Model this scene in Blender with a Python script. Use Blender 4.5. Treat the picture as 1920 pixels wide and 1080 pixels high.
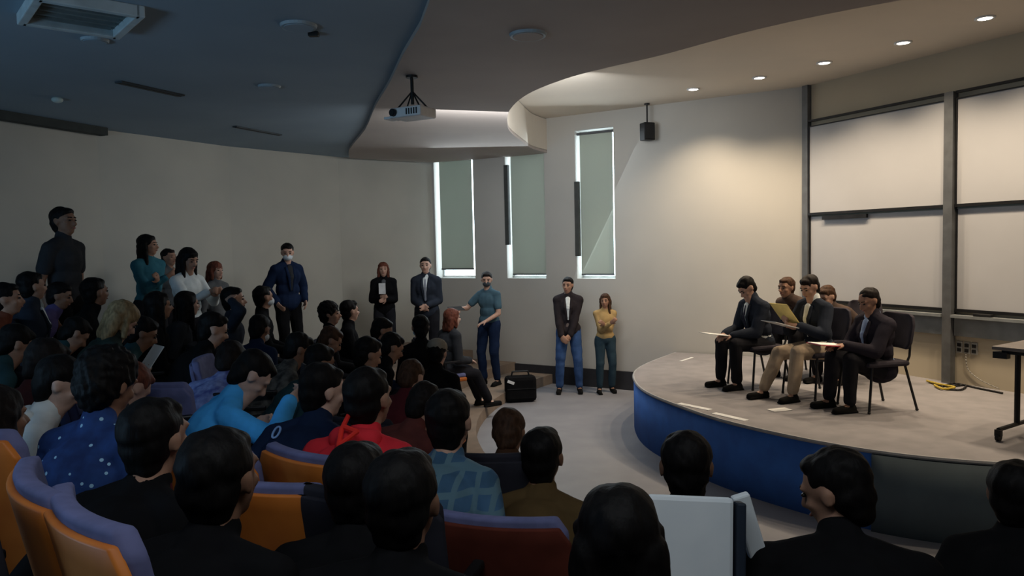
import bpy, bmesh, math, random
import numpy as np
from math import sin, cos, radians as rad, pi, atan, atan2, acos, sqrt
from mathutils import Vector, Matrix, Euler
for o in list(bpy.data.objects): bpy.data.objects.remove(o)
S = bpy.context.scene
COL = S.collection
# ------------------------------------------------------------------ camera
FPX = 1400.0
PITCH = atan(80/1400); ROLL = rad(1.3)
CAM = Vector((0, 0, 2.22))
F_ = Vector((0, cos(PITCH), -sin(PITCH))); r0 = Vector((1, 0, 0)); u0 = Vector((0, sin(PITCH), cos(PITCH)))
R_ = r0*cos(ROLL) - u0*sin(ROLL); U_ = r0*sin(ROLL) + u0*cos(ROLL)
cd = bpy.data.cameras.new('camera'); cam = bpy.data.objects.new('camera', cd); COL.objects.link(cam)
cd.sensor_width = 36; cd.lens = 36*FPX/1920; cd.clip_start = .05; cd.clip_end = 200
M3 = Matrix((R_, U_, -F_)).transposed()
cam.matrix_world = Matrix.Translation(CAM) @ M3.to_4x4()
S.camera = cam
def ray(x, y): return F_ + R_*((x-960)/FPX) + U_*((540-y)/FPX)
def at(x, y, d): return CAM + ray(x, y)*d
def onz(x, y, z):
    r = ray(x, y); return CAM + r*((z-CAM.z)/r.z)
# ------------------------------------------------------------------ world, lights, exposure
w = bpy.data.worlds.new('world'); S.world = w; w.use_nodes = True
w.node_tree.nodes['Background'].inputs[0].default_value = (.74, .9, 1, 1)
w.node_tree.nodes['Background'].inputs[1].default_value = 7.0
S.view_settings.view_transform = 'Standard'; S.view_settings.look = 'None'
S.view_settings.gamma = 1; S.view_settings.use_curve_mapping = False
S.view_settings.exposure = 0.0
def light(name, kind, loc, target, energy, color, **kw):
    l = bpy.data.lights.new(name, kind); l.energy = energy; l.color = color
    for k, v in kw.items(): setattr(l, k, v)
    o = bpy.data.objects.new(name, l); COL.objects.link(o); o.location = loc
    o.rotation_euler = (Vector(target)-Vector(loc)).to_track_quat('-Z', 'Y').to_euler()
    return o
LP = [(2.42, 9.85), (3.08, 9.25), (3.58, 8.55), (4.05, 7.75), (4.38, 6.95), (4.68, 6.1), (4.95, 5.3)]
for x, y in LP:
    light('downlight_lamp', 'SPOT', (x, y, 4.17), (x, y, 0), 150, (1, .80, .57), spot_size=rad(122), spot_blend=.75, shadow_soft_size=.06)
# daylight coming through the three blinds, then unseen fills added for wall, audience and ceiling
light('window_daylight', 'AREA', (.35, 11.3, 2.8), (3.6-3.0, 4, .6), 40, (.80, .92, 1), shape='RECTANGLE', size=3.0, size_y=2.2)
light('window_wall_fill', 'AREA', (.1, 8.2, 3.6), (-1.2, 12.2, 1.9), 62, (.93, .97, 1), shape='RECTANGLE', size=2.2, size_y=1.0)  # unseen fill added to brighten the window wall
light('audience_fill', 'AREA', (.2, .9, 3.63), (-.2, 3.0, 0), 32, (.90, .96, 1), shape='RECTANGLE', size=3.0, size_y=.6)  # out-of-view fill added to brighten the near audience and seat backs
light('hall_daylight', 'AREA', (-5.0, 1.0, 1.9), (-1.5, 5.5, 3.7), 62, (.38, .68, 1), shape='RECTANGLE', size=2.4, size_y=.9)  # blue fill added for the left ceiling, no window stands there
# ------------------------------------------------------------------ materials
MATS = {}
def mat(name, col, rough=.8, col2=None, scale=8., bump=0., metal=0., emit=0., detail=3., stretch=None, spec=.3, sheen=0):
    if name in MATS: return MATS[name]
    m = bpy.data.materials.new(name); m.use_nodes = True; nt = m.node_tree
    b = nt.nodes['Principled BSDF']
    b.inputs['Base Color'].default_value = (*col, 1); b.inputs['Roughness'].default_value = rough
    b.inputs['Metallic'].default_value = metal; b.inputs['Specular IOR Level'].default_value = spec
    if emit: b.inputs['Emission Color'].default_value = (*col, 1); b.inputs['Emission Strength'].default_value = emit
    tc = nt.nodes.new('ShaderNodeTexCoord'); n = nt.nodes.new('ShaderNodeTexNoise')
    n.inputs['Scale'].default_value = scale; n.inputs['Detail'].default_value = detail
    src = tc.outputs['Object']
    if stretch:
        mp = nt.nodes.new('ShaderNodeMapping'); mp.inputs['Scale'].default_value = stretch
        nt.links.new(src, mp.inputs[0]); src = mp.outputs[0]
    nt.links.new(src, n.inputs['Vector'])
    c2 = col2 or tuple(c*.8 for c in col)
    r = nt.nodes.new('ShaderNodeValToRGB'); r.color_ramp.elements[0].color = (*c2, 1); r.color_ramp.elements[1].color = (*col, 1)
    r.color_ramp.elements[0].position = .35; r.color_ramp.elements[1].position = .65
    nt.links.new(n.outputs['Fac'], r.inputs[0]); nt.links.new(r.outputs[0], b.inputs['Base Color'])
    if bump:
        bp = nt.nodes.new('ShaderNodeBump'); bp.inputs['Strength'].default_value = bump; bp.inputs['Distance'].default_value = .01
        nt.links.new(n.outputs['Fac'], bp.inputs['Height']); nt.links.new(bp.outputs[0], b.inputs['Normal'])
    MATS[name] = m; return m
def star_mat():
    m = mat('starry_cloth', (.012, .03, .12), .85, (.02, .06, .22), 14)
    nt = m.node_tree; b = nt.nodes['Principled BSDF']; v = nt.nodes.new('ShaderNodeTexVoronoi'); v.inputs['Scale'].default_value = 26
    tc = nt.nodes['Texture Coordinate']; nt.links.new(tc.outputs['Object'], v.inputs['Vector'])
    lt = nt.nodes.new('ShaderNodeMath'); lt.operation = 'LESS_THAN'; lt.inputs[1].default_value = .17
    nt.links.new(v.outputs['Distance'], lt.inputs[0]); mx = nt.nodes.new('ShaderNodeMix'); mx.data_type = 'RGBA'
    nt.links.new(lt.outputs[0], mx.inputs['Factor']); old = b.inputs['Base Color'].links[0].from_socket
    nt.links.new(old, mx.inputs['A']); mx.inputs['B'].default_value = (.35, .6, .8, 1)
    nt.links.new(mx.outputs['Result'], b.inputs['Base Color']); return m
def plaid_mat():
    m = mat('plaid_cloth', (.05, .12, .22), .85, (.03, .08, .14), 9)
    nt = m.node_tree; b = nt.nodes['Principled BSDF']; tc = nt.nodes['Texture Coordinate']
    old = b.inputs['Base Color'].links[0].from_socket
    for d in ('X', 'Z'):
        v = nt.nodes.new('ShaderNodeTexWave'); v.bands_direction = d; v.inputs['Scale'].default_value = 5
        nt.links.new(tc.outputs['Object'], v.inputs['Vector'])
        gt = nt.nodes.new('ShaderNodeMath'); gt.operation = 'GREATER_THAN'; gt.inputs[1].default_value = .8
        nt.links.new(v.outputs['Fac'], gt.inputs[0]); mx = nt.nodes.new('ShaderNodeMix'); mx.data_type = 'RGBA'
        nt.links.new(gt.outputs[0], mx.inputs['Factor']); nt.links.new(old, mx.inputs['A']); mx.inputs['B'].default_value = (.09, .17, .22, 1)
        old = mx.outputs['Result']
    nt.links.new(old, b.inputs['Base Color']); return m
WALL = mat('cream_wall_paint', (.50, .475, .41), .85, (.45, .43, .375), 1.2, .02)
WALLW = mat('beige_panel_wall', (.46, .40, .30), .8, (.42, .365, .275), .9, .02)
CEIL = mat('slate_ceiling_paint', (.27, .34, .40), .8, (.24, .31, .37), 1.0)  # blue of the light on the left ceiling is put into this colour
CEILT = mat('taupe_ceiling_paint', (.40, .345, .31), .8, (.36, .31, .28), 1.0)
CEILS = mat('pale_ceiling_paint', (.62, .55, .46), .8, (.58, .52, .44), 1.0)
FLOOR = mat('grey_vinyl_floor', (.25, .25, .27), .45, (.215, .215, .235), 2.5, .03)
STAGE = mat('grey_stage_carpet', (.26, .245, .25), .9, (.22, .21, .215), 5, .1)
TIER = mat('brown_tier_carpet', (.25, .19, .145), .9, (.20, .155, .12), 4, .1)
BLUEC = mat('blue_skirt_carpet', (.05, .17, .55), .85, (.045, .14, .46), 6, .1)
SLATE = mat('slate_skirt_face', (.09, .12, .135), .85, (.08, .105, .12), 6, .05)  # right part of the stage skirt, slate instead of blue
BLACK = mat('black_plastic', (.012, .012, .013), .5)
DARKM = mat('dark_metal', (.03, .03, .032), .4, metal=.6)
GREYM = mat('grey_metal', (.16, .165, .17), .45, metal=.5)
WHITEP = mat('white_plastic', (.75, .76, .76), .5)
BOARD = mat('white_board', (.44, .44, .45), .4, (.41, .41, .42), 1)
PAPER = mat('white_paper', (.80, .79, .76), .9, (.74, .73, .70), 10)
WARMP = mat('yellow_paper', (.72, .58, .22), .9)
BASEB = mat('dark_skirting', (.03, .03, .035), .6)
ORANGE = mat('orange_seat_shell', (.62, .19, .03), .5, (.48, .13, .02), 6)
SEATF = mat('lilac_seat_fabric', (.14, .15, .30), .9, (.11, .12, .24), 20, .1)
PALES = mat('pale_grey_seat', (.82, .87, .90), .8, (.74, .80, .84), 5)
GLOW = mat('lamp_glow', (1, .93, .80), .5, (1, .93, .80), emit=14)
# ------------------------------------------------------------------ mesh helpers
class MB:
    def __init__(s): s.v = []; s.f = []
    def add(s, vs, fs):
        n = len(s.v); s.v += [tuple(v) for v in vs]; s.f += [tuple(i+n for i in f) for f in fs]; return s
    def box(s, c, size, rot=None, bev=0):
        c = Vector(c); x, y, z = [a/2 for a in size]
        P = [Vector((i*x, j*y, k*z)) for k in (-1, 1) for j in (-1, 1) for i in (-1, 1)]
        if rot is not None: P = [rot @ p for p in P]
        return s.add([c+p for p in P], [(0, 2, 3, 1), (4, 5, 7, 6), (0, 1, 5, 4), (2, 6, 7, 3), (0, 4, 6, 2), (1, 3, 7, 5)])
    def cyl(s, p0, p1, ra, rb=None, n=12, caps=True):
        rb = ra if rb is None else rb
        p0, p1 = Vector(p0), Vector(p1); d = (p1-p0).normalized(); q = d.to_track_quat('Z', 'Y').to_matrix()
        V = [p0+q@Vector((ra*cos(2*pi*i/n), ra*sin(2*pi*i/n), 0)) for i in range(n)]
        V += [p1+q@Vector((rb*cos(2*pi*i/n), rb*sin(2*pi*i/n), 0)) for i in range(n)]
        Fs = [(i, (i+1) % n, n+(i+1) % n, n+i) for i in range(n)]
        if caps: Fs += [tuple(range(n-1, -1, -1)), tuple(range(n, 2*n))]
        return s.add(V, Fs)
    def tube(s, pts, r, n=8):
        pts = [Vector(p) for p in pts]
        for a, b in zip(pts, pts[1:]): s.cyl(a, b, r, n=n)
        for p in pts[1:-1]: s.ell(p, (r, r, r), n=6, m=4)
        return s
    def ell(s, c, r, R=None, n=14, m=9):
        c = Vector(c); V = [Vector((0, 0, -r[2]))]; 
        for j in range(1, m):
            t = -pi/2+pi*j/m
            V += [Vector((r[0]*cos(t)*cos(2*pi*i/n), r[1]*cos(t)*sin(2*pi*i/n), r[2]*sin(t))) for i in range(n)]
        V.append(Vector((0, 0, r[2]))); Fs = []
        for i in range(n): Fs.append((0, 1+(i+1) % n, 1+i))
        for j in range(m-2):
            for i in range(n):
                a = 1+j*n; Fs.append((a+i, a+(i+1) % n, a+n+(i+1) % n, a+n+i))
        a = 1+(m-2)*n; T = len(V)-1
        for i in range(n): Fs.append((a+i, a+(i+1) % n, T))
        if R is not None: V = [R@v for v in V]
        return s.add([c+v for v in V], Fs)
    def cone(s, p0, p1, ra, rb, fl=None, k=1.0, n=12):
        """round cone with hemispherical ends, optionally flattened to k along the direction fl"""
        p0, p1 = Vector(p0), Vector(p1); d = p1-p0; L = max(d.length, 1e-5); q = d.to_track_quat('Z', 'Y').to_matrix()
        V = []; rings = []
        prof = [(-ra, 0.0)]+[(-ra*cos(t), ra*sin(t)) for t in (pi/6, pi/3)]+[(0, ra), (L*.5, (ra+rb)/2), (L, rb)]+[(L+rb*sin(t), rb*cos(t)) for t in (pi/6, pi/3)]+[(L+rb, 0.0)]
        V.append(Vector((0, 0, prof[0][0])))
        for z, r in prof[1:-1]: V += [Vector((r*cos(2*pi*i/n), r*sin(2*pi*i/n), z)) for i in range(n)]
        V.append(Vector((0, 0, prof[-1][0]))); m = len(prof)-2; Fs = [(0, 1+(i+1) % n, 1+i) for i in range(n)]
        for j in range(m-1):
            a = 1+j*n
            for i in range(n): Fs.append((a+i, a+(i+1) % n, a+n+(i+1) % n, a+n+i))
        a = 1+(m-1)*n; T = len(V)-1; Fs += [(a+i, a+(i+1) % n, T) for i in range(n)]
        V = [q@v for v in V]
        if fl is not None and k != 1:
            fl = Vector(fl); fl = (fl-d*(fl.dot(d)/(L*L)))
            if fl.length > 1e-4:
                fl.normalize(); V = [v-fl*(v.dot(fl)*(1-k)) for v in V]
        return s.add([p0+v for v in V], Fs)
    def prism(s, pts, z0, z1):
        n = len(pts); V = [(p[0], p[1], z0) for p in pts]+[(p[0], p[1], z1) for p in pts]
        return s.add(V, [tuple(range(n-1, -1, -1)), tuple(range(n, 2*n))]+[(i, (i+1) % n, n+(i+1) % n, n+i) for i in range(n)])
    def mesh(s, name):
        me = bpy.data.meshes.new(name); me.from_pydata(s.v, [], s.f); me.update(); return me
    def build(s, name, m, parent=None, smooth=False, bevel=0, solid=False):
        me = s.mesh(name); me.materials.append(m)
        bm = bmesh.new(); bm.from_mesh(me); bmesh.ops.recalc_face_normals(bm, faces=bm.faces); bm.to_mesh(me); bm.free()
        if smooth: me.polygons.foreach_set('use_smooth', [True]*len(me.polygons))
        o = bpy.data.objects.new(name, me); COL.objects.link(o)
        if parent: o.parent = parent
        if bevel:
            b = o.modifiers.new('bevel', 'BEVEL'); b.width = bevel; b.segments = 2; b.limit_method = 'ANGLE'
        return o
def tag(o, label=None, cat=None, group=None, kind=None):
    if label: o['label'] = label
    if cat: o['category'] = cat
    if group: o['group'] = group
    if kind: o['kind'] = kind
    return o
def struct(o): o['kind'] = 'structure'; return o
def empty(name, loc, rz=0, label=None, cat=None, group=None):
    o = bpy.data.objects.new(name, None); COL.objects.link(o); o.location = loc; o.rotation_euler = (0, 0, rz); o.empty_display_size = .1
    return tag(o, label, cat, group)
def copy_tree(o, parent=None):
    c = o.copy(); COL.objects.link(c)
    if parent: c.parent = parent
    for ch in list(o.children): copy_tree(ch, c)
    return c
# ------------------------------------------------------------------ the hall
P1 = (-1.35, 13.07); P2 = (3.90, 9.85); P3 = (6.4, 4.75)
LW = [(-7.4, 0.6), (-6.35, 4.2), (-5.55, 6.9), (-4.85, 8.9), (-3.95, 10.6), (-2.75, 12.1), P1]
BACK = [(5.8, -1.2), (2.0, -2.6), (-3, -2.6), (-7.4, .6)]
ROOM = LW+[P2, P3, (8.6, 1.5), (8, -1.2)]+BACK[1:-1]
def wall_strip(pts, z0, z1, th=.2, inside=(1, 6)):
    mb = MB()
    for a, b in zip(pts, pts[1:]):
        a, b = Vector(a), Vector(b); d = (b-a).normalized(); n = Vector((d.y, -d.x)); mid = (a+b)/2
        if n.dot(Vector(inside)-mid) > 0: n = -n
        e = .0; a2, b2 = a+n*th, b+n*th
        mb.add([(a.x, a.y, z0), (b.x, b.y, z0), (b2.x, b2.y, z0), (a2.x, a2.y, z0), (a.x, a.y, z1), (b.x, b.y, z1), (b2.x, b2.y, z1), (a2.x, a2.y, z1)],
               [(0, 1, 2, 3), (4, 5, 6, 7), (0, 1, 5, 4), (1, 2, 6, 5), (2, 3, 7, 6), (3, 0, 4, 7)])
    return mb
def offs(poly, c, d): return poly
struct(MB().prism([(x*1.03, y*1.03-.1) for x, y in ROOM], -.2, 0).build('floor', FLOOR))
struct(wall_strip(LW, 0, 4.4).build('wall_left', WALL))
struct(wall_strip([P2, P3], 0, 4.4).build('wall_board', WALLW)); struct(wall_strip([P3, (8.6, 1.5), (8, -1.2)], 0, 4.4).build('wall_right', WALLW))
struct(wall_strip([(8, -1.2)]+BACK[1:], 0, 4.4).build('wall_back', WALL))
# window wall: x along the wall, built from strips round the three openings
wd = Vector((P2[0]-P1[0], P2[1]-P1[1], 0)); WLEN = wd.length; wd.normalize(); wn = Vector((wd.y, -wd.x, 0)) # wn points into the room
if wn.dot(Vector((1, 5, 0))-Vector((*P1, 0))) < 0: wn = -wn
def wt(px):   # distance along the wall at picture column px
    r = ray(px, 458); A = Vector((*P1, 0)); den = r.x*wd.y-r.y*wd.x
    return (A.x*r.y-A.y*r.x)/den*-1 if False else ((r.x*A.y-r.y*A.x)/-(den))
def W(t, z, off=0): return Vector((P1[0], P1[1], 0))+wd*t+wn*off+Vector((0, 0, z))
holes = [(wt(a), wt(b)) for a, b in ((817, 890), (950, 1023), (1081, 1153))]
print('holes', holes, WLEN)
WZ0, WZ1 = 1.68, 3.96
mb = MB()
def wbox(mb, t0, t1, z0, z1, o0, o1):
    P = [W(t, z, o) for z in (z0, z1) for o in (o0, o1) for t in (t0, t1)]
    return mb.add(P, [(0, 2, 3, 1), (4, 5, 7, 6), (0, 1, 5, 4), (2, 6, 7, 3), (0, 4, 6, 2), (1, 3, 7, 5)])
ts = [-.2]
for a, b in holes: wbox(mb, ts[-1], a, 0, 4.4, -.25, 0); wbox(mb, a, b, 0, WZ0, -.25, 0); wbox(mb, a, b, WZ1, 4.4, -.25, 0); ts.append(b)
wbox(mb, ts[-1], WLEN+.1, 0, 4.4, -.25, 0)
struct(mb.build('wall_window', mat('warm_grey_wall', (.50, .48, .44), .85, (.46, .445, .41), .9, .02)))
BLIND = bpy.data.materials.new('roller_blind_cloth'); BLIND.use_nodes = True
nt = BLIND.node_tree; b = nt.nodes['Principled BSDF']; b.inputs['Base Color'].default_value = (.46, .49, .43, 1); b.inputs['Roughness'].default_value = .9
tl = nt.nodes.new('ShaderNodeBsdfTranslucent'); tl.inputs[0].default_value = (.44, .46, .40, 1)
mx = nt.nodes.new('ShaderNodeMixShader'); mx.inputs[0].default_value = .26
nt.links.new(b.outputs[0], mx.inputs[1]); nt.links.new(tl.outputs[0], mx.inputs[2]); nt.links.new(mx.outputs[0], nt.nodes['Material Output'].inputs[0])
GLASS = bpy.data.materials.new('window_glass'); GLASS.use_nodes = True
nt = GLASS.node_tree; g = nt.nodes.new('ShaderNodeBsdfTransparent'); gl = nt.nodes.new('ShaderNodeBsdfGlossy'); gl.inputs['Roughness'].default_value = .02
mx = nt.nodes.new('ShaderNodeMixShader'); mx.inputs[0].default_value = .08
nt.links.new(g.outputs[0], mx.inputs[1]); nt.links.new(gl.outputs[0], mx.inputs[2]); nt.links.new(mx.outputs[0], nt.nodes['Material Output'].inputs[0])
blabels = ['leftmost pale roller blind glowing on both sides and along the sill', 'middle roller blind between the other two windows', 'right hand roller blind nearest the hanging black speaker, lit along its top']
gaps = [(.075, .07, .16, 0.05), (.075, .03, .07, .05), (.055, .045, .07, .07)]
for i, (a, b_) in enumerate(holes):
    f = MB(); e = .035
    for (t0, t1, z0, z1) in ((a, a+e, WZ0, WZ1), (b_-e, b_, WZ0, WZ1), (a, b_, WZ0, WZ0+e), (a, b_, WZ1-e, WZ1)): wbox(f, t0, t1, z0, z1, -.24, -.19)
    fr = struct(f.build(f'window_{i+1}', WHITEP))
    g = MB(); wbox(g, a+e, b_-e, WZ0+e, WZ1-e, -.22, -.21); g.build('window_glass', GLASS, fr)
    l, r, bt, tp = gaps[i]
    root = empty('roller_blind', W((a+b_)/2, WZ0, -.06), 0, blabels[i], 'blind', 'roller blinds')
    bl = MB(); wbox(bl, a+l, b_-r, WZ0+bt, WZ1-tp, -.065, -.06); o = bl.build('blind_cloth', BLIND); o.parent = root; o.matrix_parent_inverse = Matrix.Translation(root.location).inverted()
    bl = MB(); wbox(bl, a+l, b_-r, WZ0+bt-.02, WZ0+bt+.005, -.075, -.05); o = bl.build('bottom_bar', GREYM); o.parent = root; o.matrix_parent_inverse = Matrix.Translation(root.location).inverted()
    bl = MB(); bl.cyl(W(a+.01, WZ1-tp+.02, -.07), W(b_-.01, WZ1-tp+.02, -.07), .022); o = bl.build('roller_tube', GREYM); o.parent = root; o.matrix_parent_inverse = Matrix.Translation(root.location).inverted()
    if i > 0:   # the dark side channel partly closing the left gap
        bl = MB(); wbox(bl, a-.02, a+.05, WZ0+.55 if i == 1 else WZ0+.35, WZ0+1.85 if i == 1 else WZ0+1.5, -.055, .01); o = bl.build('guide_channel', mat('guide_grey', (.07, .075, .07), .6)); o.parent = root; o.matrix_parent_inverse = Matrix.Translation(root.location).inverted()
# skirting
mb = MB(); wbox(mb, .2, WLEN-.02, 0, .28, 0, .03); struct(mb.build('baseboard_window', BASEB))
# ceilings
struct(MB().prism([(x*1.03, y*1.03) for x, y in ROOM], 4.2, 4.35).build('ceiling', CEILS))
EDGE = [(.70, 12.05), (.37, 11.38), (.16, 10.4), (.02, 9.6), (-.01, 8.93), (.02, 8.08), (.19, 7.27), (.51, 6.63), (.83, 6.25), (1.2, 5.88), (1.73, 5.23), (2.3, 4.75), (3.2, 4.2), (4.6, 3.7), (8.2, 3.0)]
def smooth_line(pts, n=6):
    out = []
    for i in range(len(pts)-1):
        p0 = pts[max(i-1, 0)]; p1 = pts[i]; p2 = pts[i+1]; p3 = pts[min(i+2, len(pts)-1)]
        for k in range(n):
            t = k/n
            out.append(tuple(.5*((2*b)+(-a+c)*t+(2*a-5*b+4*c-d)*t*t+(-a+3*b-3*c+d)*t**3) for a, b, c, d in zip(p0, p1, p2, p3)))
    return out+[tuple(pts[-1])]
ES = smooth_line(EDGE)
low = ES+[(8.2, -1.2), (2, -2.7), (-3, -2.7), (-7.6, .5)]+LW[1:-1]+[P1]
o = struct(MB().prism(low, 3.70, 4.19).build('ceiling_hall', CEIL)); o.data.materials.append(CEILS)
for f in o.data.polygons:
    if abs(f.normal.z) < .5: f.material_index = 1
RID = [(-.1, 2.2), (-.45, 4.5), (-.78, 5.7), (-1.05, 6.7), (-1.35, 7.7), (-1.75, 9.2), (-2.3, 10.9), (-2.55, 12.0)]
struct(MB().prism(ES+[(8.2, -1.2), (1, -2.4)]+smooth_line(RID, 3)+[(-1.35, 12.9)], 3.665, 3.71).build('ceiling_panel', CEILT))
# stage
SE = [(2.35, 10.75), (1.79, 9.86), (1.50, 9.2), (1.40, 8.5), (1.43, 7.9), (1.61, 7.25), (1.87, 6.6), (2.28, 5.98), (2.69, 5.55), (3.12, 5.28), (3.6, 5.12), (4.3, 5.0), (5.4, 4.95), (6.35, 4.8)]
SS = smooth_line(SE, 5)
SZ = .62
poly = SS+[P3, P2]
st = struct(MB().prism(poly, SZ-.03, SZ).build('floor_stage', STAGE))
def skirt(pts, m, name):
    mb = MB(); n = len(pts)
    mb.add([(a[0], a[1], 0) for a in pts]+[(a[0], a[1], SZ-.03) for a in pts], [(i, i+1, n+i+1, n+i) for i in range(n-1)])
    o = mb.build(name, m, smooth=True); sm = o.modifiers.new('s', 'SOLIDIFY'); sm.thickness = .03; struct(o)
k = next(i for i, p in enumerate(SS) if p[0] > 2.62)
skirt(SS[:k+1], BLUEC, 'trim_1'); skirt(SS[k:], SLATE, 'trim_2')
mb = MB()
for a, b in zip(SS, SS[1:]):
    mb.cyl((a[0], a[1], SZ-.012), (b[0], b[1], SZ-.012), .016, n=6)
struct(mb.build('trim_3', mat('pale_nosing', (.36, .36, .37), .6)))
# tiers
CX, CY = 5.0, 8.6
TR = [5.45, 6.15, 7.0, 7.85, 8.7, 9.55, 10.4]; TZ = [.15, .30, .45, .60, .78, .96, 1.14]
def tier(x, y):
    r = sqrt((x-CX)**2+(y-CY)**2); z = 0
    for R, h in zip(TR, TZ):
        if r > R: z = h
    return z
for i, (R, h) in enumerate(zip(TR, TZ)):
    R2 = TR[i+1] if i < 6 else 13.5
    a0, a1 = rad(128+i*1.0), rad(290); n = 48
    A = [(CX+R*cos(a0+(a1-a0)*k/n), CY+R*sin(a0+(a1-a0)*k/n)) for k in range(n+1)]
    B = [(CX+R2*cos(a0+(a1-a0)*k/n), CY+R2*sin(a0+(a1-a0)*k/n)) for k in range(n, -1, -1)]
    def clampin(p):
        return p
    struct(MB().prism(A+B, 0, h).build('floor_tier', TIER))
# ------------------------------------------------------------------ board wall
bd = Vector((P3[0]-P2[0], P3[1]-P2[1], 0)).normalized(); bn = Vector((bd.y, -bd.x, 0))
if bn.dot(Vector((-1, -1, 0))) < 0: bn = -bn
def bt_(px):
    r = ray(px, 445); A = Vector((*P2, 0)); den = r.x*bd.y-r.y*bd.x
    return (r.x*A.y-r.y*A.x)/-(den)
def bbox(mb, t0, t1, z0, z1, o0, o1):
    P = [Vector((P2[0], P2[1], z))+bd*t+bn*o for z in (z0, z1) for o in (o0, o1) for t in (t0, t1)]
    return mb.add(P, [(0, 2, 3, 1), (4, 5, 7, 6), (0, 1, 5, 4), (2, 6, 7, 3), (0, 4, 6, 2), (1, 3, 7, 5)])
tB = bt_(1787); tC = 2*tB+.0; print('tB', tB)
mb = MB(); bbox(mb, -.02, .07, SZ, 4.2, 0, .07); struct(mb.build('trim_4', GREYM))
mb = MB(); bbox(mb, tB-.05, tB+.05, SZ, 3.74, .02, .10); tag(mb.build('whiteboard_rail', GREYM), 'tall grey metal upright between the two bays of whiteboards', 'rail')
bays = [(.075, tB-.056, 'left bay'), (tB+.056, 2*tB+.25, 'right bay')]
for (a, b_, nm) in bays:
    for z0, z1, lv, off in ((2.52, 3.66, 'upper', .05), (1.40, 2.50, 'lower', .03)):
        r = empty('whiteboard', Vector((P2[0], P2[1], z0))+bd*((a+b_)/2)+bn*off, 0, f'{lv} white board in the {nm} of the stage wall' + (', behind the seated panel' if nm == 'left bay' and lv == 'lower' else ''), 'whiteboard', 'stage whiteboards')
        inv = Matrix.Translation(r.location).inverted()
        mb = MB(); bbox(mb, a+.01, b_-.01, z0, z1, off-.02, off); o = mb.build('board_panel', BOARD); o.parent = r; o.matrix_parent_inverse = inv
        mb = MB(); e = .025
        bbox(mb, a, b_, z0-.0, z0+e*1.3, off-.02, off+.02)
        if lv == 'upper': bbox(mb, a, b_, z1+.06, z1+.06+e, off-.02, off+.02); bbox(mb, a, b_, z1-.005, z1+.008, off-.02, off+.01)
        for t in (a, b_-e*.6): bbox(mb, t, t+e*.6, z0, z1, off-.02, off+.012)
        o = mb.build('board_frame', DARKM); o.parent = r; o.matrix_parent_inverse = inv
    mb = MB(); bbox(mb, a, b_, 1.14, 1.37, 0, .05); bbox(mb, a, b_, 1.34, 1.37, .05, .12)
    tag(mb.build('pen_tray', mat('tray_grey', (.20, .215, .22), .6)), f'long grey tray under the lower board in the {nm}', 'tray')
mb = MB(); bbox(mb, .3, .95, 2.455, 2.50, .035, .07); tag(mb.build('board_shadow_bar', DARKM), 'short dark bar made for the shadow under the upper left whiteboard', 'bar')  # the shadow below the upper board, made as a dark bar
mb = MB(); bbox(mb, bt_(1838), bt_(1872), 1.37, 1.40, .06, .11); tag(mb.build('board_eraser', BLACK, bevel=.005), 'black board eraser lying on the tray of the right bay', 'eraser')
for i, (p, lb) in enumerate(((1802, 'left'), (1816, 'middle'), (1830, 'right'))):
    r = empty('wall_socket', Vector((P2[0], P2[1], 1.0))+bd*bt_(p)+bn*.0, 0, f'{lb} of the three dark power sockets low on the stage wall', 'socket', 'wall sockets'); inv = Matrix.Translation(r.location).inverted()
    mb = MB(); t = bt_(p); bbox(mb, t-.03, t+.035, .955, 1.08, 0, .012); o = mb.build('socket_plate', mat('plate_grey', (.35, .35, .33), .5)); o.parent = r; o.matrix_parent_inverse = inv
    for dz in (.0, .055):
        mb = MB(); bbox(mb, t-.018, t+.022, .97+dz, 1.005+dz, .012, .02); o = mb.build('socket_hole', BLACK); o.parent = r; o.matrix_parent_inverse = inv
# cables on the stage floor
def cable(pts, r, m, label):
    c = MB().tube(smooth_line(pts, 5), r, 6).build('power_cable', m, smooth=True); tag(c, label, 'cable'); return c
cp = [onz(x, y, SZ+.012) for x, y in ((1742, 716), (1775, 724), (1810, 722), (1800, 731), (1765, 727), (1790, 719), (1835, 728), (1880, 737))]
cable([tuple(p) for p in cp], .010, BLACK, 'black cable looped on the stage floor at the foot of the board wall')
cp = [onz(x, y, SZ+.02) for x, y in ((1738, 714), (1760, 720), (1790, 726), (1768, 729), (1752, 722))]
cable([tuple(p) for p in cp], .012, mat('yellow_cable', (.5, .36, .05), .6), 'yellow cable coiled on the stage floor beside the board upright')
t = bt_(1816); cp = [Vector((P2[0], P2[1], z))+bd*(t+o)+bn*.02 for z, o in ((.95, 0), (.8, .02), (.7, .15), (.635, .35))]
cable([tuple(p) for p in cp], .005, mat('pale_cable', (.3, .29, .26), .6), 'thin pale cable hanging from the wall sockets down to the stage')
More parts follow.
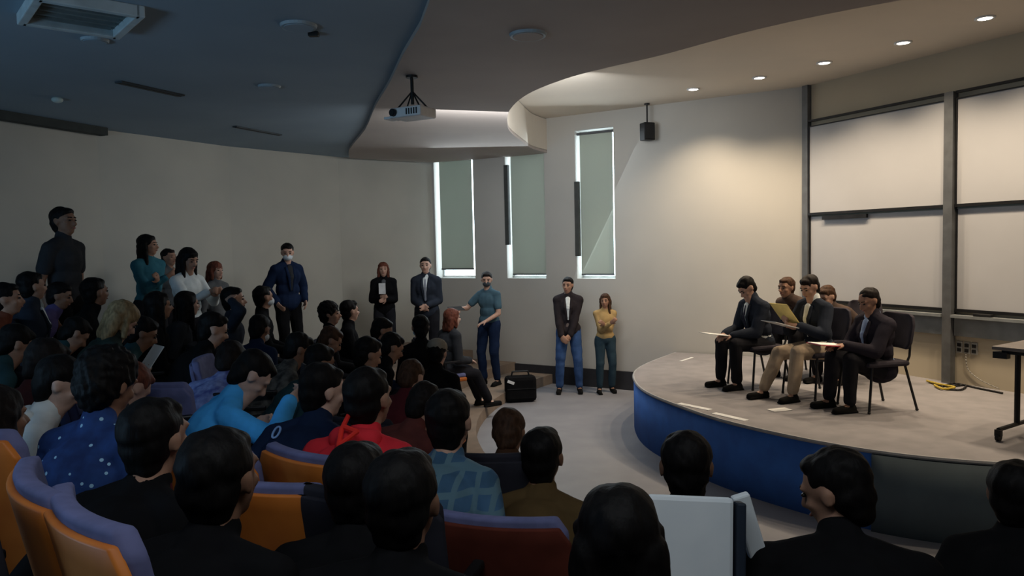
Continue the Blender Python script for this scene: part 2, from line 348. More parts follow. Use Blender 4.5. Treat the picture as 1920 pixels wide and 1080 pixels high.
# white marks on stage edge
for i, (q, lb) in enumerate(((((1273, 756), (1332, 768)), 'left of the two white tape strips on the curved front edge of the stage'), (((1338, 774), (1400, 788)), 'right of the two white tape strips on the curved front edge of the stage'), (((1276, 677), (1298, 670)), 'white tape strip on the stage floor near the window wall'))):
    a, b_ = [onz(x, y, SZ+.004) for x, y in q]; d = (b_-a).normalized(); n = Vector((-d.y, d.x, 0))
    wdt = .035 if i < 2 else .02
    tag(MB().add([a-n*wdt, b_-n*wdt, b_+n*wdt, a+n*wdt, a-n*wdt-Vector((0, 0, .006)), b_-n*wdt-Vector((0, 0, .006)), b_+n*wdt-Vector((0, 0, .006)), a+n*wdt-Vector((0, 0, .006))], [(0, 1, 2, 3), (7, 6, 5, 4), (0, 4, 5, 1), (1, 5, 6, 2), (2, 6, 7, 3), (3, 7, 4, 0)]).build('floor_tape', WHITEP), lb, 'tape')
# downlights
for i, (x, y) in enumerate(LP):
    r = empty('recessed_downlight', (x, y, 4.2), 0, ['round lit downlight in the stage ceiling, farthest, nearest the hanging speaker', 'round lit downlight in the stage ceiling, second from the hanging speaker', 'round lit downlight in the stage ceiling, middle of the five in view', 'round lit downlight in the stage ceiling, fourth from the hanging speaker', 'round lit downlight in the stage ceiling, nearest, at the top right', 'round downlight in the stage ceiling beyond the picture edge', 'last round downlight in the stage ceiling beyond the picture edge'][i], 'ceiling light', 'stage downlights')
    mb = MB(); n = 20
    V = [(ra*cos(2*pi*k/n), ra*sin(2*pi*k/n), z) for ra, z in ((.085, 0), (.085, -.012), (.06, -.012), (.06, -.002)) for k in range(n)]
    mb.add(V, [(j*n+k, j*n+(k+1) % n, (j+1)*n+(k+1) % n, (j+1)*n+k) for j in range(3) for k in range(n)]); mb.build('trim_ring', WHITEP, r, True)
    MB().cyl((0, 0, -.001), (0, 0, -.010), .058, n=20).build('lens', GLOW, r)
# hanging speaker
p = onz(1213, 194, 4.2); r = empty('hanging_speaker', (p.x, p.y, 4.2), rad(20), 'small black loudspeaker hung on a rod from the stage ceiling beside the right window', 'speaker')
MB().cyl((0, 0, 0), (0, 0, -.28), .012).build('hanging_rod', DARKM, r)
MB().cyl((0, 0, 0), (0, 0, -.02), .04).build('ceiling_plate', DARKM, r)
MB().box((0, 0, -.40), (.17, .15, .25)).build('speaker_box', BLACK, r, bevel=.012)
MB().box((0, -.08, -.40), (.14, .01, .21)).build('speaker_grille', mat('grille', (.02, .02, .02), .9), r)
# projector
p = onz(772, 142, 3.665); r = empty('ceiling_projector', (p.x, p.y, 3.665), rad(-28), 'white projector hanging from the hall ceiling on a dark bracket', 'projector')
MB().cyl((0, 0, 0), (0, 0, -.02), .05).build('ceiling_plate', BLACK, r)
MB().cyl((0, 0, 0), (0, 0, -.24), .014).build('mount_pole', BLACK, r)
for sx in (-1, 1):
    for sy in (-1, 1): MB().cyl((0, 0, -.13), (.11*sx, .06*sy, -.27), .007).build('mount_arm', BLACK, r)
bo = MB().box((0, 0, -.315), (.32, .24, .085)).build('projector_body', WHITEP, r, bevel=.015)
MB().cyl((-.11, -.12, -.315), (-.11, -.145, -.315), .032).build('lens_ring', DARKM, bo)
MB().cyl((-.11, -.14, -.315), (-.11, -.15, -.315), .024).build('lens', BLACK, bo)
for k in range(5): MB().box((.02+.025*k, -.121, -.315), (.012, .004, .05)).build('vent_slot', BLACK, bo)
MB().box((-.2, -.03, -.345), (.07, .13, .02)).build('cable_shelf', WHITEP, r, bevel=.004)
# ceiling discs
for (x, y, z, rr, lb) in ((560, 47, 3.7, .12, 'pale round ceiling speaker above the hall, near the top of the picture'), (178, 74, 3.7, .09, 'small round ceiling disc beside the air conditioner'), (505, 161, 3.7, .10, 'round ceiling disc over the middle of the audience'), (990, 64, 3.665, .13, 'faint round ceiling speaker in the brown ceiling panel')):
    p = onz(x, y, z); r = empty('ceiling_speaker', (p.x, p.y, z), 0, lb, 'ceiling speaker')
    c = mat('disc_grey', (.35, .42, .46), .6)
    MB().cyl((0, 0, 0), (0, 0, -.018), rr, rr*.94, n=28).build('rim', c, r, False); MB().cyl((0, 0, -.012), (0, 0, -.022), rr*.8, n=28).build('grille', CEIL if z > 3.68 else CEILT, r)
p = onz(588, 60, 3.7); tag(MB().box((p.x, p.y, 3.685), (.07, .05, .03)).build('smoke_sensor', BLACK, bevel=.004), 'small dark sensor box beside the pale round ceiling speaker', 'sensor')
p = onz(107, 183, 3.7); tag(MB().ell((p.x, p.y, 3.68), (.05, .05, .03)).build('motion_sensor', mat('lit_sensor', (.55, .65, .62), .3)), 'small pale dome on the ceiling near the left wall', 'sensor')
# slots
for a, b_, wd_, lb in (((222, 152), (340, 178), .09, 'dark slot vent in the ceiling, left, above the two women in the back'), ((440, 236), (525, 252), .07, 'short dark slot vent in the ceiling over the left wall'), ((500, 287), (632, 302), .06, 'long thin dark slot vent where ceiling meets the left wall')):
    A, B = onz(*a, 3.7), onz(*b_, 3.7); d = B-A; rz = atan2(d.y, d.x); r = empty('slot_vent', ((A.x+B.x)/2, (A.y+B.y)/2, 3.7), rz, lb, 'vent', 'ceiling slot vents')
    MB().box((0, 0, -.008), (d.length, wd_, .016)).build('vent_frame', mat('slot_grey', (.06, .07, .075), .7), r, bevel=.002); MB().box((0, 0, -.018), (d.length*.96, wd_*.35, .004)).build('slot', BLACK, r)
# air conditioner cassette
p = onz(150, 18, 3.7); r = empty('air_conditioner', (p.x, p.y, 3.7), atan2(*(reversed((onz(250, 50, 3.7)-onz(75, 22, 3.7)).xy))), 'rectangular ceiling air conditioner with a pale rim at the top left', 'air conditioner')
L = (onz(250, 50, 3.7)-onz(75, 22, 3.7)).length; WdA = .55
mb = MB()
for s in (-1, 1): mb.box((0, s*WdA/2, -.035), (L, .05, .07)); mb.box((s*L/2, 0, -.035), (.05, WdA+.05, .07))
mb.build('rim', mat('ac_rim', (.50, .58, .60), .5), r, bevel=.006); MB().box((0, 0, -.012), (L-.04, WdA-.04, .02)).build('grille_panel', mat('ac_inner', (.17, .20, .19), .8), r)
for k in range(5): MB().box((0, -.2+.1*k, -.03), (L-.1, .012, .02)).build('louvre', mat('ac_slat', (.22, .26, .26), .7), r)
# dark soffit above the left wall
mb = MB(); prev = None
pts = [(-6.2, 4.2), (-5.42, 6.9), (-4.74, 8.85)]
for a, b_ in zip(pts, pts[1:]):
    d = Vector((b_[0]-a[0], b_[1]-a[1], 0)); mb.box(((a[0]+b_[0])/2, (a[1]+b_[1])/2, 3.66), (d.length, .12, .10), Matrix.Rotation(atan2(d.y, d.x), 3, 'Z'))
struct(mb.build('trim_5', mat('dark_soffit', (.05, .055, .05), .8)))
# ------------------------------------------------------------------ people
SKIN = {k: mat('skin_'+k, c, .55, tuple(x*.85 for x in c), 30, spec=.25) for k, c in dict(light=(.50, .30, .22), tan=(.38, .21, .14), brown=(.26, .135, .085), pale=(.58, .38, .30)).items()}
HAIRM = {k: mat('hair_'+k, c, .6, tuple(x*.5 for x in c), 60, .3, stretch=(1, 1, .3), spec=.12) for k, c in dict(black=(.007, .006, .006), dark=(.014, .010, .009), brown=(.07, .035, .02), red=(.16, .05, .03), blond=(.30, .21, .11), grey=(.16, .14, .12)).items()}
def cloth(name, c, c2=None, sc=10): return mat('cloth_'+name, c, .92, c2, sc, .15, spec=.05)
EYE = mat('eye_dark', (.02, .015, .012), .3); LIP = mat('lip', (.32, .12, .10), .5)
def remesh(mb, name, m, parent, vox, smooth=4, noise=0, seed=0, nscale=30., disp=None):
    me = mb.mesh(name); o = bpy.data.objects.new(name, me); COL.objects.link(o)
    r = o.modifiers.new('r', 'REMESH'); r.mode = 'VOXEL'; r.voxel_size = vox; r.use_smooth_shade = True
    s = o.modifiers.new('s', 'SMOOTH'); s.factor = .5; s.iterations = smooth
    PENDING.append((o, name, m, parent, noise, seed, nscale)); return o
PENDING = []; DBG = []
def finish():
    """turn the remeshed shells into plain meshes, all in one pass"""
    dg = bpy.context.evaluated_depsgraph_get()
    for o, name, m, parent, noise, seed, ns in PENDING:
        me = bpy.data.meshes.new_from_object(o.evaluated_get(dg)); me.name = name
        if noise:
            n = len(me.vertices); co = np.empty(n*3); me.vertices.foreach_get('co', co); co = co.reshape(-1, 3)
            no = np.empty(n*3); me.vertices.foreach_get('normal', no); no = no.reshape(-1, 3)
            rs = np.random.RandomState(seed); a = np.zeros(n)
            for k in range(7):
                d = rs.normal(size=3); d /= np.linalg.norm(d); f = ns*(.6+.9*rs.rand()); a += np.sin(co@d*f+rs.rand()*6.28+1.5*np.sin(co@rs.normal(size=3)*ns*.4))
            co = co+no*(a/4*noise)[:, None]; me.vertices.foreach_set('co', co.ravel())
        me.polygons.foreach_set('use_smooth', [True]*len(me.polygons))
        me.materials.clear(); me.materials.append(m)
        old = o.data; o.modifiers.clear(); o.data = me; bpy.data.meshes.remove(old); me.update()
        o.parent = parent
def ik(a, b, la, lb, pole):
    d = b-a; L = d.length
    if L > (la+lb)*.995: b = a+d*((la+lb)*.995/L); d = b-a; L = d.length
    L = max(L, abs(la-lb)+.02)
    x = (la*la-lb*lb+L*L)/(2*L); h = sqrt(max(la*la-x*x, 0)); u = d.normalized(); p = Vector(pole)-u*u.dot(Vector(pole)); p.normalize()
    return a+u*x+p*h, b
def rotm(yaw, pitch, roll=0): return Matrix.Rotation(yaw, 3, 'Z')@Matrix.Rotation(-pitch, 3, 'X')@Matrix.Rotation(roll, 3, 'Y')
def hand(mb, w, fwd, palm, s, side, curl=.9, fine=True):
    """palm with four bent fingers of unequal length and a thumb off its side. w wrist, fwd along the hand, palm = palm normal"""
    fwd = fwd.normalized(); palm = (palm-fwd*palm.dot(fwd)).normalized(); lat = fwd.cross(palm)*side
    B = Matrix((lat, fwd, palm)).transposed(); pc = w+fwd*.045*s
    mb.ell(pc, (.040*s, .052*s, .016*s), B); mb.cone(w-fwd*.02*s, w+fwd*.02*s, .024*s, .026*s)
    for i, (off, ln) in enumerate(((-.030, .062), (-.010, .074), (.011, .080), (.031, .070))):   # little finger to index
        b0 = w+fwd*.085*s+lat*off*s; d1 = (fwd*cos(curl*.45)+palm*sin(curl*.45)+lat*off*2.2); b1 = b0+d1*ln*.52*s
        d2 = (fwd*cos(curl*1.25)+palm*sin(curl*1.25)+lat*off*2.2); b2 = b1+d2*ln*.30*s
        d3 = (fwd*cos(curl*1.9)+palm*sin(curl*1.9)+lat*off*2.2); b3 = b2+d3*ln*.26*s
        r = .0088*s
        mb.cone(b0-fwd*.02*s, b1, r*1.05, r, n=8).cone(b1, b2, r, r*.95, n=8).cone(b2, b3, r*.95, r*.8, n=8)
    t0 = w+fwd*.02*s+lat*.028*s; t1 = t0+(fwd*.6+lat*.65+palm*.35)*.042*s; t2 = t1+(fwd*.9+lat*.15+palm*.45)*.032*s
    mb.cone(t0, t1, .014*s, .0115*s, n=8).cone(t1, t2, .0115*s, .0095*s, n=8)
def human(label, head, floor, face=0., sit=True, lean=None, hp=0., hy=0., hr=0., hL=None, hR=None, arms='lap', skin='tan', hair='short', hairc='black',
          top=None, sleeve='long', bottom=None, jacket=None, shirt=None, tie=None, mask=None, shoes=None, vox=.011, s=1.0, group=None, feet=None, hood=False, legspread=.10, cap=None, glasses=False, coat_long=False, wide=1.0, back=False):
    """head = world point of the head centre; floor = world height under the feet; face = heading in degrees, 0 looks along +Y, positive turns left"""
    fa = rad(face); Rz = Matrix.Rotation(fa, 3, 'Z'); head = Vector(head); wd_ = wide*s
    # everything below is laid out in the person's own frame (x right, y forward, z up), origin on the floor under the pelvis
    HC = .20*s; TL = .50*s
    hz = head.z-floor
    if sit:
        pz = .53*s if s > .9 else .5; dz = (hz-HC*.95-pz)/TL
        if lean is None: lean = acos(max(min(dz, .995), .72))
        pz = hz-HC*.95-TL*cos(lean)
        pz = max(pz, .36)
        lean = min(max(lean, .05), .8)
    else:
        lean = lean or 0.03; pz = hz-HC*.98-TL*cos(lean)
    up = Vector((0, sin(lean), cos(lean))); fr = Vector((0, cos(lean), -sin(lean))); sd = Vector((1, 0, 0))
    pel = Vector((0, 0, pz)); neck = pel+up*TL; hpt = neck+Vector((0, .015+sin(lean*.5+hp*.55)*.12*s, cos(lean*.5+hp*.55)*.160*s))
    origin = Vector((head.x, head.y, floor))-Rz@Vector((hpt.x, hpt.y, 0)); origin.z = floor
    root = empty('person', origin, fa, label, 'person', group)
    TR3 = Matrix((sd, fr, up)).transposed(); HRm = rotm(hy, hp, hr)
    sh = [neck-up*.062*s+sd*(.150*wd_*k) for k in (-1, 1)]
    hip = [pel+sd*(.088*s*k) for k in (-1, 1)]
    # legs
    la_, lb_ = .42*s, .41*s
    if sit:
        an = []
        for i, k in enumerate((-1, 1)):
            f = feet[i] if feet else (legspread*k+.02*k, .44 if i else .40)
            an.append(Vector((f[0], f[1]*s, .085)))
    else:
        an = [Vector(((feet[i][0] if feet else .10*k), (feet[i][1] if feet else (.03 if i else -.03)), .085)) for i, k in enumerate((-1, 1))]
        t = (pz-.085)/((la_+lb_)*.985)
        la_ *= max(t, .7); lb_ *= max(t, .7)
    kn = []
    for i in (0, 1):
        k, a = ik(hip[i], an[i], la_, lb_, (.12*(-1, 1)[i], 1, .9 if sit else 0)); kn.append(k); an[i] = a
    # arms
    ua, fo = .285*s, .25*s; hands = []
    T = {'lap': [Vector((-.10, .33, pz+.12-.02)), Vector((.10, .33, pz+.12-.02))],
         'phone': [Vector((-.06, .36, pz+.32)), Vector((.05, .36, pz+.32))],
         'read': [Vector((-.13, .36, pz+.22)), Vector((.13, .36, pz+.22))],
         'fold': [Vector((.05, .20, pz+.27*s)), Vector((-.03, .24, pz+.30*s))],
         'clasp': [Vector((-.045, .20, pz+.02)), Vector((.045, .21, pz+.02))],
         'down': [Vector((-.23, .04, pz-.08)), Vector((.23, .04, pz-.08))],
         'head': [Vector((-.16, .05, hpt.z)), Vector((.16, .05, hpt.z))],
         'chin': [Vector((-.08, .34, pz+.14)), Vector((.05, hpt.y+.10, hpt.z-.16))],
         'pocket': [Vector((-.20, .10, pz+.02)), Vector((.20, .10, pz+.02))]}[arms]
    if hL is not None: T[0] = Vector(hL)
    if hR is not None: T[1] = Vector(hR)
    el = []; wr = []
    for i, k in enumerate((-1, 1)):
        e, w_ = ik(sh[i], T[i], ua, fo, (.55*k, -.75, -.6) if arms != 'head' else (1.0*k, .3, -.1)); el.append(e); wr.append(w_)
    body = MB()
    body.ell(pel+up*.02*s, (.155*wd_, .110*s, .12*s), TR3).ell(pel+up*.18*s, (.135*wd_, .098*s, .14*s), TR3).ell(pel+up*.34*s, (.158*wd_, .112*s, .15*s), TR3)
    body.cone(sh[0], sh[1], .050*s, .050*s).cone(neck-up*.06*s, hpt-Vector((0, 0, .06*s)), .060*s, .049*s).cone(neck-up*.005*s-sd*.03*s, sh[0], .038*s, .044*s).cone(neck-up*.005*s+sd*.03*s, sh[1], .038*s, .044*s)
    for i, k in enumerate((-1, 1)):
        body.cone(hip[i], kn[i], .085*s, .056*s).cone(kn[i], kn[i]*.62+an[i]*.38+Vector((0, -.012, 0)), .052*s, .052*s).cone(kn[i]*.62+an[i]*.38+Vector((0, -.012, 0)), an[i], .050*s, .034*s)
        body.cone(an[i]-Vector((0, .01, .03)), an[i]+Vector((.02*k, .14*s, -.055)), .035*s, .026*s)
        body.cone(sh[i], el[i], .050*s, .039*s).cone(el[i], wr[i], .038*s, .026*s)
        fw = (wr[i]-el[i]).normalized()
        if arms in ('lap', 'read', 'phone', 'clasp'): fw = (fw*.5+Vector((-.45*k, .5, -.15))).normalized()
        palm = {'lap': Vector((0, 0, -1)), 'phone': Vector((-k, .0, .2)), 'read': Vector((-k*.8, 0, .5)), 'down': Vector((-k, 0, 0)), 'clasp': Vector((-k*.3, -1, 0)), 'fold': Vector((0, -1, 0)), 'pocket': Vector((-k, 0, 0)), 'head': Vector((-k, 0, 0)), 'chin': Vector((0, -.6, -.5))}[arms]
        hand(body, wr[i], fw, palm, s, -k if arms != 'down' else -k, 1.0 if arms in ('phone', 'read', 'fold') else .55)
        hands.append(wr[i]+fw*.07*s)
    # head
    def h(x, y, z): return hpt+HRm@(Vector((x, y, z))*s)
    def hs(*r): return tuple(q*s for q in r)
    body.ell(h(0, -.012, .022), hs(.077, .096, .090), HRm, 18, 12).ell(h(0, .018, -.03), hs(.062, .070, .078), HRm, 16, 10).ell(h(0, .045, -.078), hs(.040, .036, .032), HRm)
    body.cone(h(0, .082, .012), h(0, .106, -.026), .009*s, .014*s, n=8).ell(h(0, .096, -.030), hs(.020, .012, .010), HRm)
    body.cone(h(-.045, .068, .026), h(.045, .068, .026), .013*s, .013*s, n=8).ell(h(-.038, .055, -.022), hs(.024, .024, .02), HRm).ell(h(.038, .055, -.022), hs(.024, .024, .02), HRm)
    body.ell(h(0, .080, -.055), hs(.024, .012, .011), HRm)
    for k in (-1, 1): body.ell(h(.077*k, -.008, -.008), hs(.009, .017, .029), HRm).ell(h(.081*k, -.016, .004), hs(.007, .012, .016), HRm)
    remesh(body, 'body', SKIN[skin], root, vox)
    seed = int(abs(head.x*97+head.y*31)*10) % 9999
    if not back:
        for k in (-1, 1): MB().ell(h(.031*k, .079, .006), hs(.0135, .010, .007), HRm, 10, 6).build('eye', EYE, root, True)
        if not mask: MB().ell(h(0, .090, -.056), hs(.022, .006, .006), HRm, 10, 6).build('mouth', LIP, root, True)
        for k in (-1, 1): MB().cone(h(.018*k, .086, .030), h(.046*k, .074, .031), .005*s, .004*s, n=6).build('eyebrow', HAIRM[hairc], root, True)
    if mask:
        mm = MB().ell(h(0, .040, -.048), hs(.064, .075, .048), HRm).ell(h(0, .075, -.04), hs(.035, .045, .035), HRm); remesh(mm, 'face_mask', mask, root, .008)
    if glasses:
        g = MB()
        for k in (-1, 1):
            c = [h(.033*k+.024*cos(a*pi/6), .100, .008+.018*sin(a*pi/6)) for a in range(13)]; g.tube(c, .0025*s, 5); g.tube([h(.057*k, .098, .010), h(.080*k, .0, .010)], .0022*s, 5)
        g.tube([h(-.01, .102, .01), h(.01, .102, .01)], .0025*s, 5); g.build('glasses', BLACK, root)
    DBG.append((label, origin.copy()))
    # hair
    hm = MB(); hc = HAIRM[hairc]
    if hair != 'bald':
        b_ = {'short': 0, 'curly': .010, 'long': .006, 'bun': .004, 'thin': -.004, 'bob': .010, 'crop': -.002}[hair]
        hm.ell(h(0, -.024, .040), hs(.083+b_, .096+b_, .084+b_), HRm, 18, 12).ell(h(0, -.045, -.008), hs(.076+b_, .066+b_, .075+b_), HRm)
        if hair in ('short', 'curly', 'bob', 'long') : hm.ell(h(0, .026, .080), hs(.062+b_, .050, .032), HRm)
        hm.ell(h(0, -.050, -.048), hs(.060, .045, .058), HRm)
        if hair == 'curly': hm.ell(h(0, -.02, .07), hs(.09, .10, .07), HRm)
        if hair == 'bun': hm.ell(h(0, -.11, .09), hs(.04, .04, .04), HRm)
        if hair in ('long', 'bob'):
            Lh = .26 if hair == 'long' else .10
            for x in (-.055, 0, .055): hm.cone(h(x, -.055, -.01), hpt+HRm@(Vector((x*1.15, -.050, -.06))*s)+Vector((0, -.025-lean*.02, -Lh*s*.75)), .052*s, .040*s)
            for k in (-1, 1): hm.cone(h(.074*k, -.005, .02), h(.076*k, .004, -.03)+Vector((0, .0, -Lh*s*.75)), .026*s, .020*s)
        remesh(hm, 'hair', hc, root, min(vox, .009), 2, .0035 if hair != 'curly' else .006, seed, 90 if hair != 'curly' else 150)
    if cap is not None:
        c = MB().ell(h(0, -.02, .058), hs(.090, .104, .075), HRm).cone(h(-.04, .07, .05), h(.04, .07, .05), .02*s, .02*s).ell(h(0, .115, .048), hs(.065, .06, .010), HRm); remesh(c, 'cap', cap, root, .009)
    # clothes
    bottom = bottom or cloth('black_trousers', (.018, .018, .022)); top = top or cloth('black_top', (.015, .016, .018)); shoes = shoes or cloth('black_leather', (.012, .012, .012))
    g = .014*s
    tr = MB().ell(pel+up*.015*s, (.155*wd_+g, .110*s+g, .125*s), TR3)
    for i in (0, 1):
        m_ = kn[i]*.62+an[i]*.38; e = an[i]+(kn[i]-an[i])*.08
        tr.cone(hip[i], kn[i], .085*s+g, .060*s+g).cone(kn[i], m_, .056*s+g, .054*s+g).cone(m_, e, .054*s+g, .044*s+g)
    remesh(tr, 'trousers', bottom, root, vox, 3, .006, seed+1, 28)
    for i, k in enumerate((-1, 1)):
        a = an[i]; f2 = Vector((.02*k, .155*s, -.052)); 
        sm = MB().cone(a+Vector((0, -.03, -.045)), a+f2, .040*s, .032*s).cone(a-Vector((0, .01, 0)), a-Vector((0, .015, .04)), .040*s, .042*s).box(a+Vector((.01*k, .055*s, -.076)), (.075*s, .25*s, .016)); remesh(sm, 'shoe', shoes, root, .010, 2)
    def torso(gx, low, sl, colr=True):
        t = MB()
        t.ell(pel+up*(.18*s), (.138*wd_+gx, .100*s+gx, .16*s), TR3).ell(pel+up*.34*s, (.160*wd_+gx, .114*s+gx, .15*s+gx*.5), TR3)
        t.ell(pel+up*(.05-low*.5)*s, (.155*wd_+gx*1.25, .110*s+gx*1.2, (.12+low*.5)*s), TR3)
        t.cone(sh[0], sh[1], .055*s+gx, .055*s+gx).cone(neck-up*.005*s-sd*.03*s, sh[0], .042*s+gx, .050*s+gx).cone(neck-up*.005*s+sd*.03*s, sh[1], .042*s+gx, .050*s+gx)
        if colr: t.cone(neck-up*.03*s, neck+up*.038*s, .066*s+gx*.5, .060*s+gx*.4)
        for i in (0, 1):
            if sl == 'none': continue
            if sl == 'short':
                t.cone(sh[i], sh[i]+(el[i]-sh[i])*.62, .052*s+gx, .050*s+gx)
            else:
                e = wr[i]-(wr[i]-el[i])*.06; t.cone(sh[i], el[i], .051*s+gx, .043*s+gx).cone(el[i], e, .042*s+gx, .032*s+gx*.8)
        return t
    remesh(torso(.010*s, .0, sleeve), 'top', top, root, vox, 3, .006, seed+2, 26)
    if hood: remesh(MB().cone(neck-fr*.055*s-up*.02*s-sd*.06*s, neck-fr*.055*s-up*.02*s+sd*.06*s, .045*s, .045*s).cone(neck-fr*.08*s-up*.05*s, neck-fr*.09*s-up*.13*s, .055*s, .035*s), 'hood', top, root, vox, 3, .006, seed+5, 26)
    if jacket:
        t = torso(.022*s, .06 if not coat_long else .2, 'long' if sleeve != 'novest' else 'none')
        remesh(t, 'jacket', jacket, root, vox, 3, .007, seed+3, 24)
        shm = shirt or cloth('white_shirt', (.62, .64, .66))
        if not back:
            fa1 = neck-up*.035*s+fr*.088*s; fb1 = neck-up*.15*s+fr*.139*s; fc1 = pel+up*.17*s+fr*.128*s
            v = MB().cone(fa1, fb1, .040*s, .032*s, fr, .4).cone(fb1, fc1, .032*s, .014*s, fr, .4); remesh(v, 'shirt_front', shm, root, .008, 1)
            for k in (-1, 1):
                l = MB().cone(fa1+sd*.048*k*s, fb1+sd*.042*k*s+fr*.004, .020*s, .024*s, fr, .5).cone(fb1+sd*.042*k*s+fr*.004, fc1+sd*.016*k*s+fr*.004, .024*s, .012*s, fr, .5); remesh(l, 'lapel', jacket, root, .008, 1)
            if tie: MB().cone(fa1+fr*.014, fb1+fr*.014, .011*s, .018*s, fr, .35).cone(fb1+fr*.014, fc1+fr*.012, .018*s, .014*s, fr, .35).build('necktie', tie, root, True)
    if shirt and not jacket:
        remesh(MB().cone(neck-up*.0*s+fr*.02*s, neck+up*.02*s+fr*.01*s, .070*s, .066*s), 'collar', shirt, root, .009, 2)
    return dict(root=root, hands=[root.matrix_basis@h_ for h_ in hands], o=origin, R=Rz, hpt=hpt, neck=neck, pel=pel, up=up, fr=fr, sh=sh, el=el, wr=wr, kn=kn)
def toC(p, off=0): return math.degrees(atan2(-(5.0-p.x), 8.2-p.y))+off
# audience seat, built once and copied
def make_seat():
    r = empty('auditorium_seat', (0, 0, 0), 0, 'x', 'seat')
    MB().cyl((0, .02, 0), (0, .02, .40), .035).box((0, .02, .012), (.20, .28, .024)).build('pedestal', DARKM, r)
    MB().box((0, .04, .425), (.47, .44, .05)).build('seat_pan', ORANGE, r, bevel=.015); MB().box((0, .05, .47), (.44, .42, .06)).build('seat_cushion', SEATF, r, bevel=.025)
    n = 10; rows = []
    def backsh(z0, z1, w0, w1, y0, th, curve):
        mb = MB(); V = []
        for (zz, ww) in ((z0, w0), (z0+(z1-z0)*.5, (w0+w1)/2+.01), (z1-.05, w1), (z1, w1*.86)):
            for side in (0, 1):
                for k in range(n+1):
                    u = k/n*2-1; V.append((u*ww/2, y0-(zz-.45)*.20+curve*u*u*.5-(th if side else 0), zz))
        Fs = []; m = 2*(n+1)
        for j in range(3):
            for k in range(n):
                a = j*m+k; Fs.append((a, a+1, a+m+1, a+m)); b_ = a+n+1; Fs.append((b_, b_+m, b_+m+1, b_+1))
            Fs.append((j*m, j*m+m, j*m+m+n+1, j*m+n+1)); Fs.append((j*m+n, j*m+n+n+1, j*m+m+n+n+1, j*m+m+n))
        for k in range(n): Fs.append((k, k+n+1, k+n+2, k+1)); a = 3*m+k; Fs.append((a, a+1, a+n+2, a+n+1))
        return mb.add(V, Fs)
    backsh(.42, .93, .46, .48, -.19, .022, .07).build('back_shell', ORANGE, r, True, bevel=.006); backsh(.50, .955, .42, .455, -.15, .045, .07).build('back_cushion', SEATF, r, True, bevel=.012)
    for k in (-1, 1):
        a = MB().box((.255*k, .0, .66), (.035, .34, .03)).build('armrest', DARKM, r, bevel=.008)
        MB().box((.255*k, -.06, .54), (.02, .05, .22)).build('arm_support', DARKM, r)
    return r
SEAT = make_seat(); seat_used = [False]
def place_seat(P, label, dx=(0, 0), alt=None):
    """puts a seat behind and under the person P"""
    s_ = copy_tree(SEAT)
    o = P['o']+P['R']@Vector((dx[0], dx[1], 0)); o.z = P['o'].z
    s_.location = o+P['R']@Vector((0, -.045, 0)); s_.rotation_euler = (0, 0, P['root'].rotation_euler.z); s_['label'] = label; s_['group'] = 'auditorium seats'
    if alt:
        for ch in s_.children:
            if ch.name.startswith(alt[0]): ch.data = ch.data.copy(); ch.data.materials[0] = alt[1]
    return s_
C_ = cloth
K = dict(
 black=C_('black', (.008, .008, .009)), navy=C_('navy', (.012, .022, .055)), grey=C_('grey', (.10, .105, .11)), dgrey=C_('dark_grey', (.035, .037, .042)),
 brown=C_('brown', (.12, .07, .045)), maroon=C_('maroon', (.10, .02, .025)), red=C_('red', (.72, .035, .05)), pink=C_('pink', (.45, .12, .14)), sky=C_('sky_blue', (.08, .45, .95)), teal=C_('teal', (.03, .07, .08)),
 white=C_('white', (.75, .80, .80)), jean=C_('blue_denim', (.05, .10, .24), (.035, .075, .18)), djean=C_('dark_denim', (.03, .055, .075)), khaki=C_('khaki', (.42, .33, .24)), ochre=C_('ochre', (.42, .29, .13)),
 suit=C_('charcoal_suit', (.028, .034, .048)), suitb=C_('brown_suit', (.085, .06, .05)), lblue=C_('pale_blue', (.30, .40, .60)), jersey=C_('blue_jersey', (.08, .10, .30), (.25, .32, .6), 18), bluegrey=C_('blue_grey', (.07, .13, .17)), violet=C_('violet', (.10, .08, .20)),
 teald=C_('blue_teal', (.04, .15, .20)), camo=C_('mottled_dark', (.05, .05, .05), (.14, .14, .13), 22))
STAR = star_mat(); PLAID = plaid_mat()
MW = mat('mask_white', (.62, .68, .72), .9); MC = mat('mask_cyan', (.10, .45, .70), .9); MD = mat('mask_dark', (.05, .06, .07), .9)
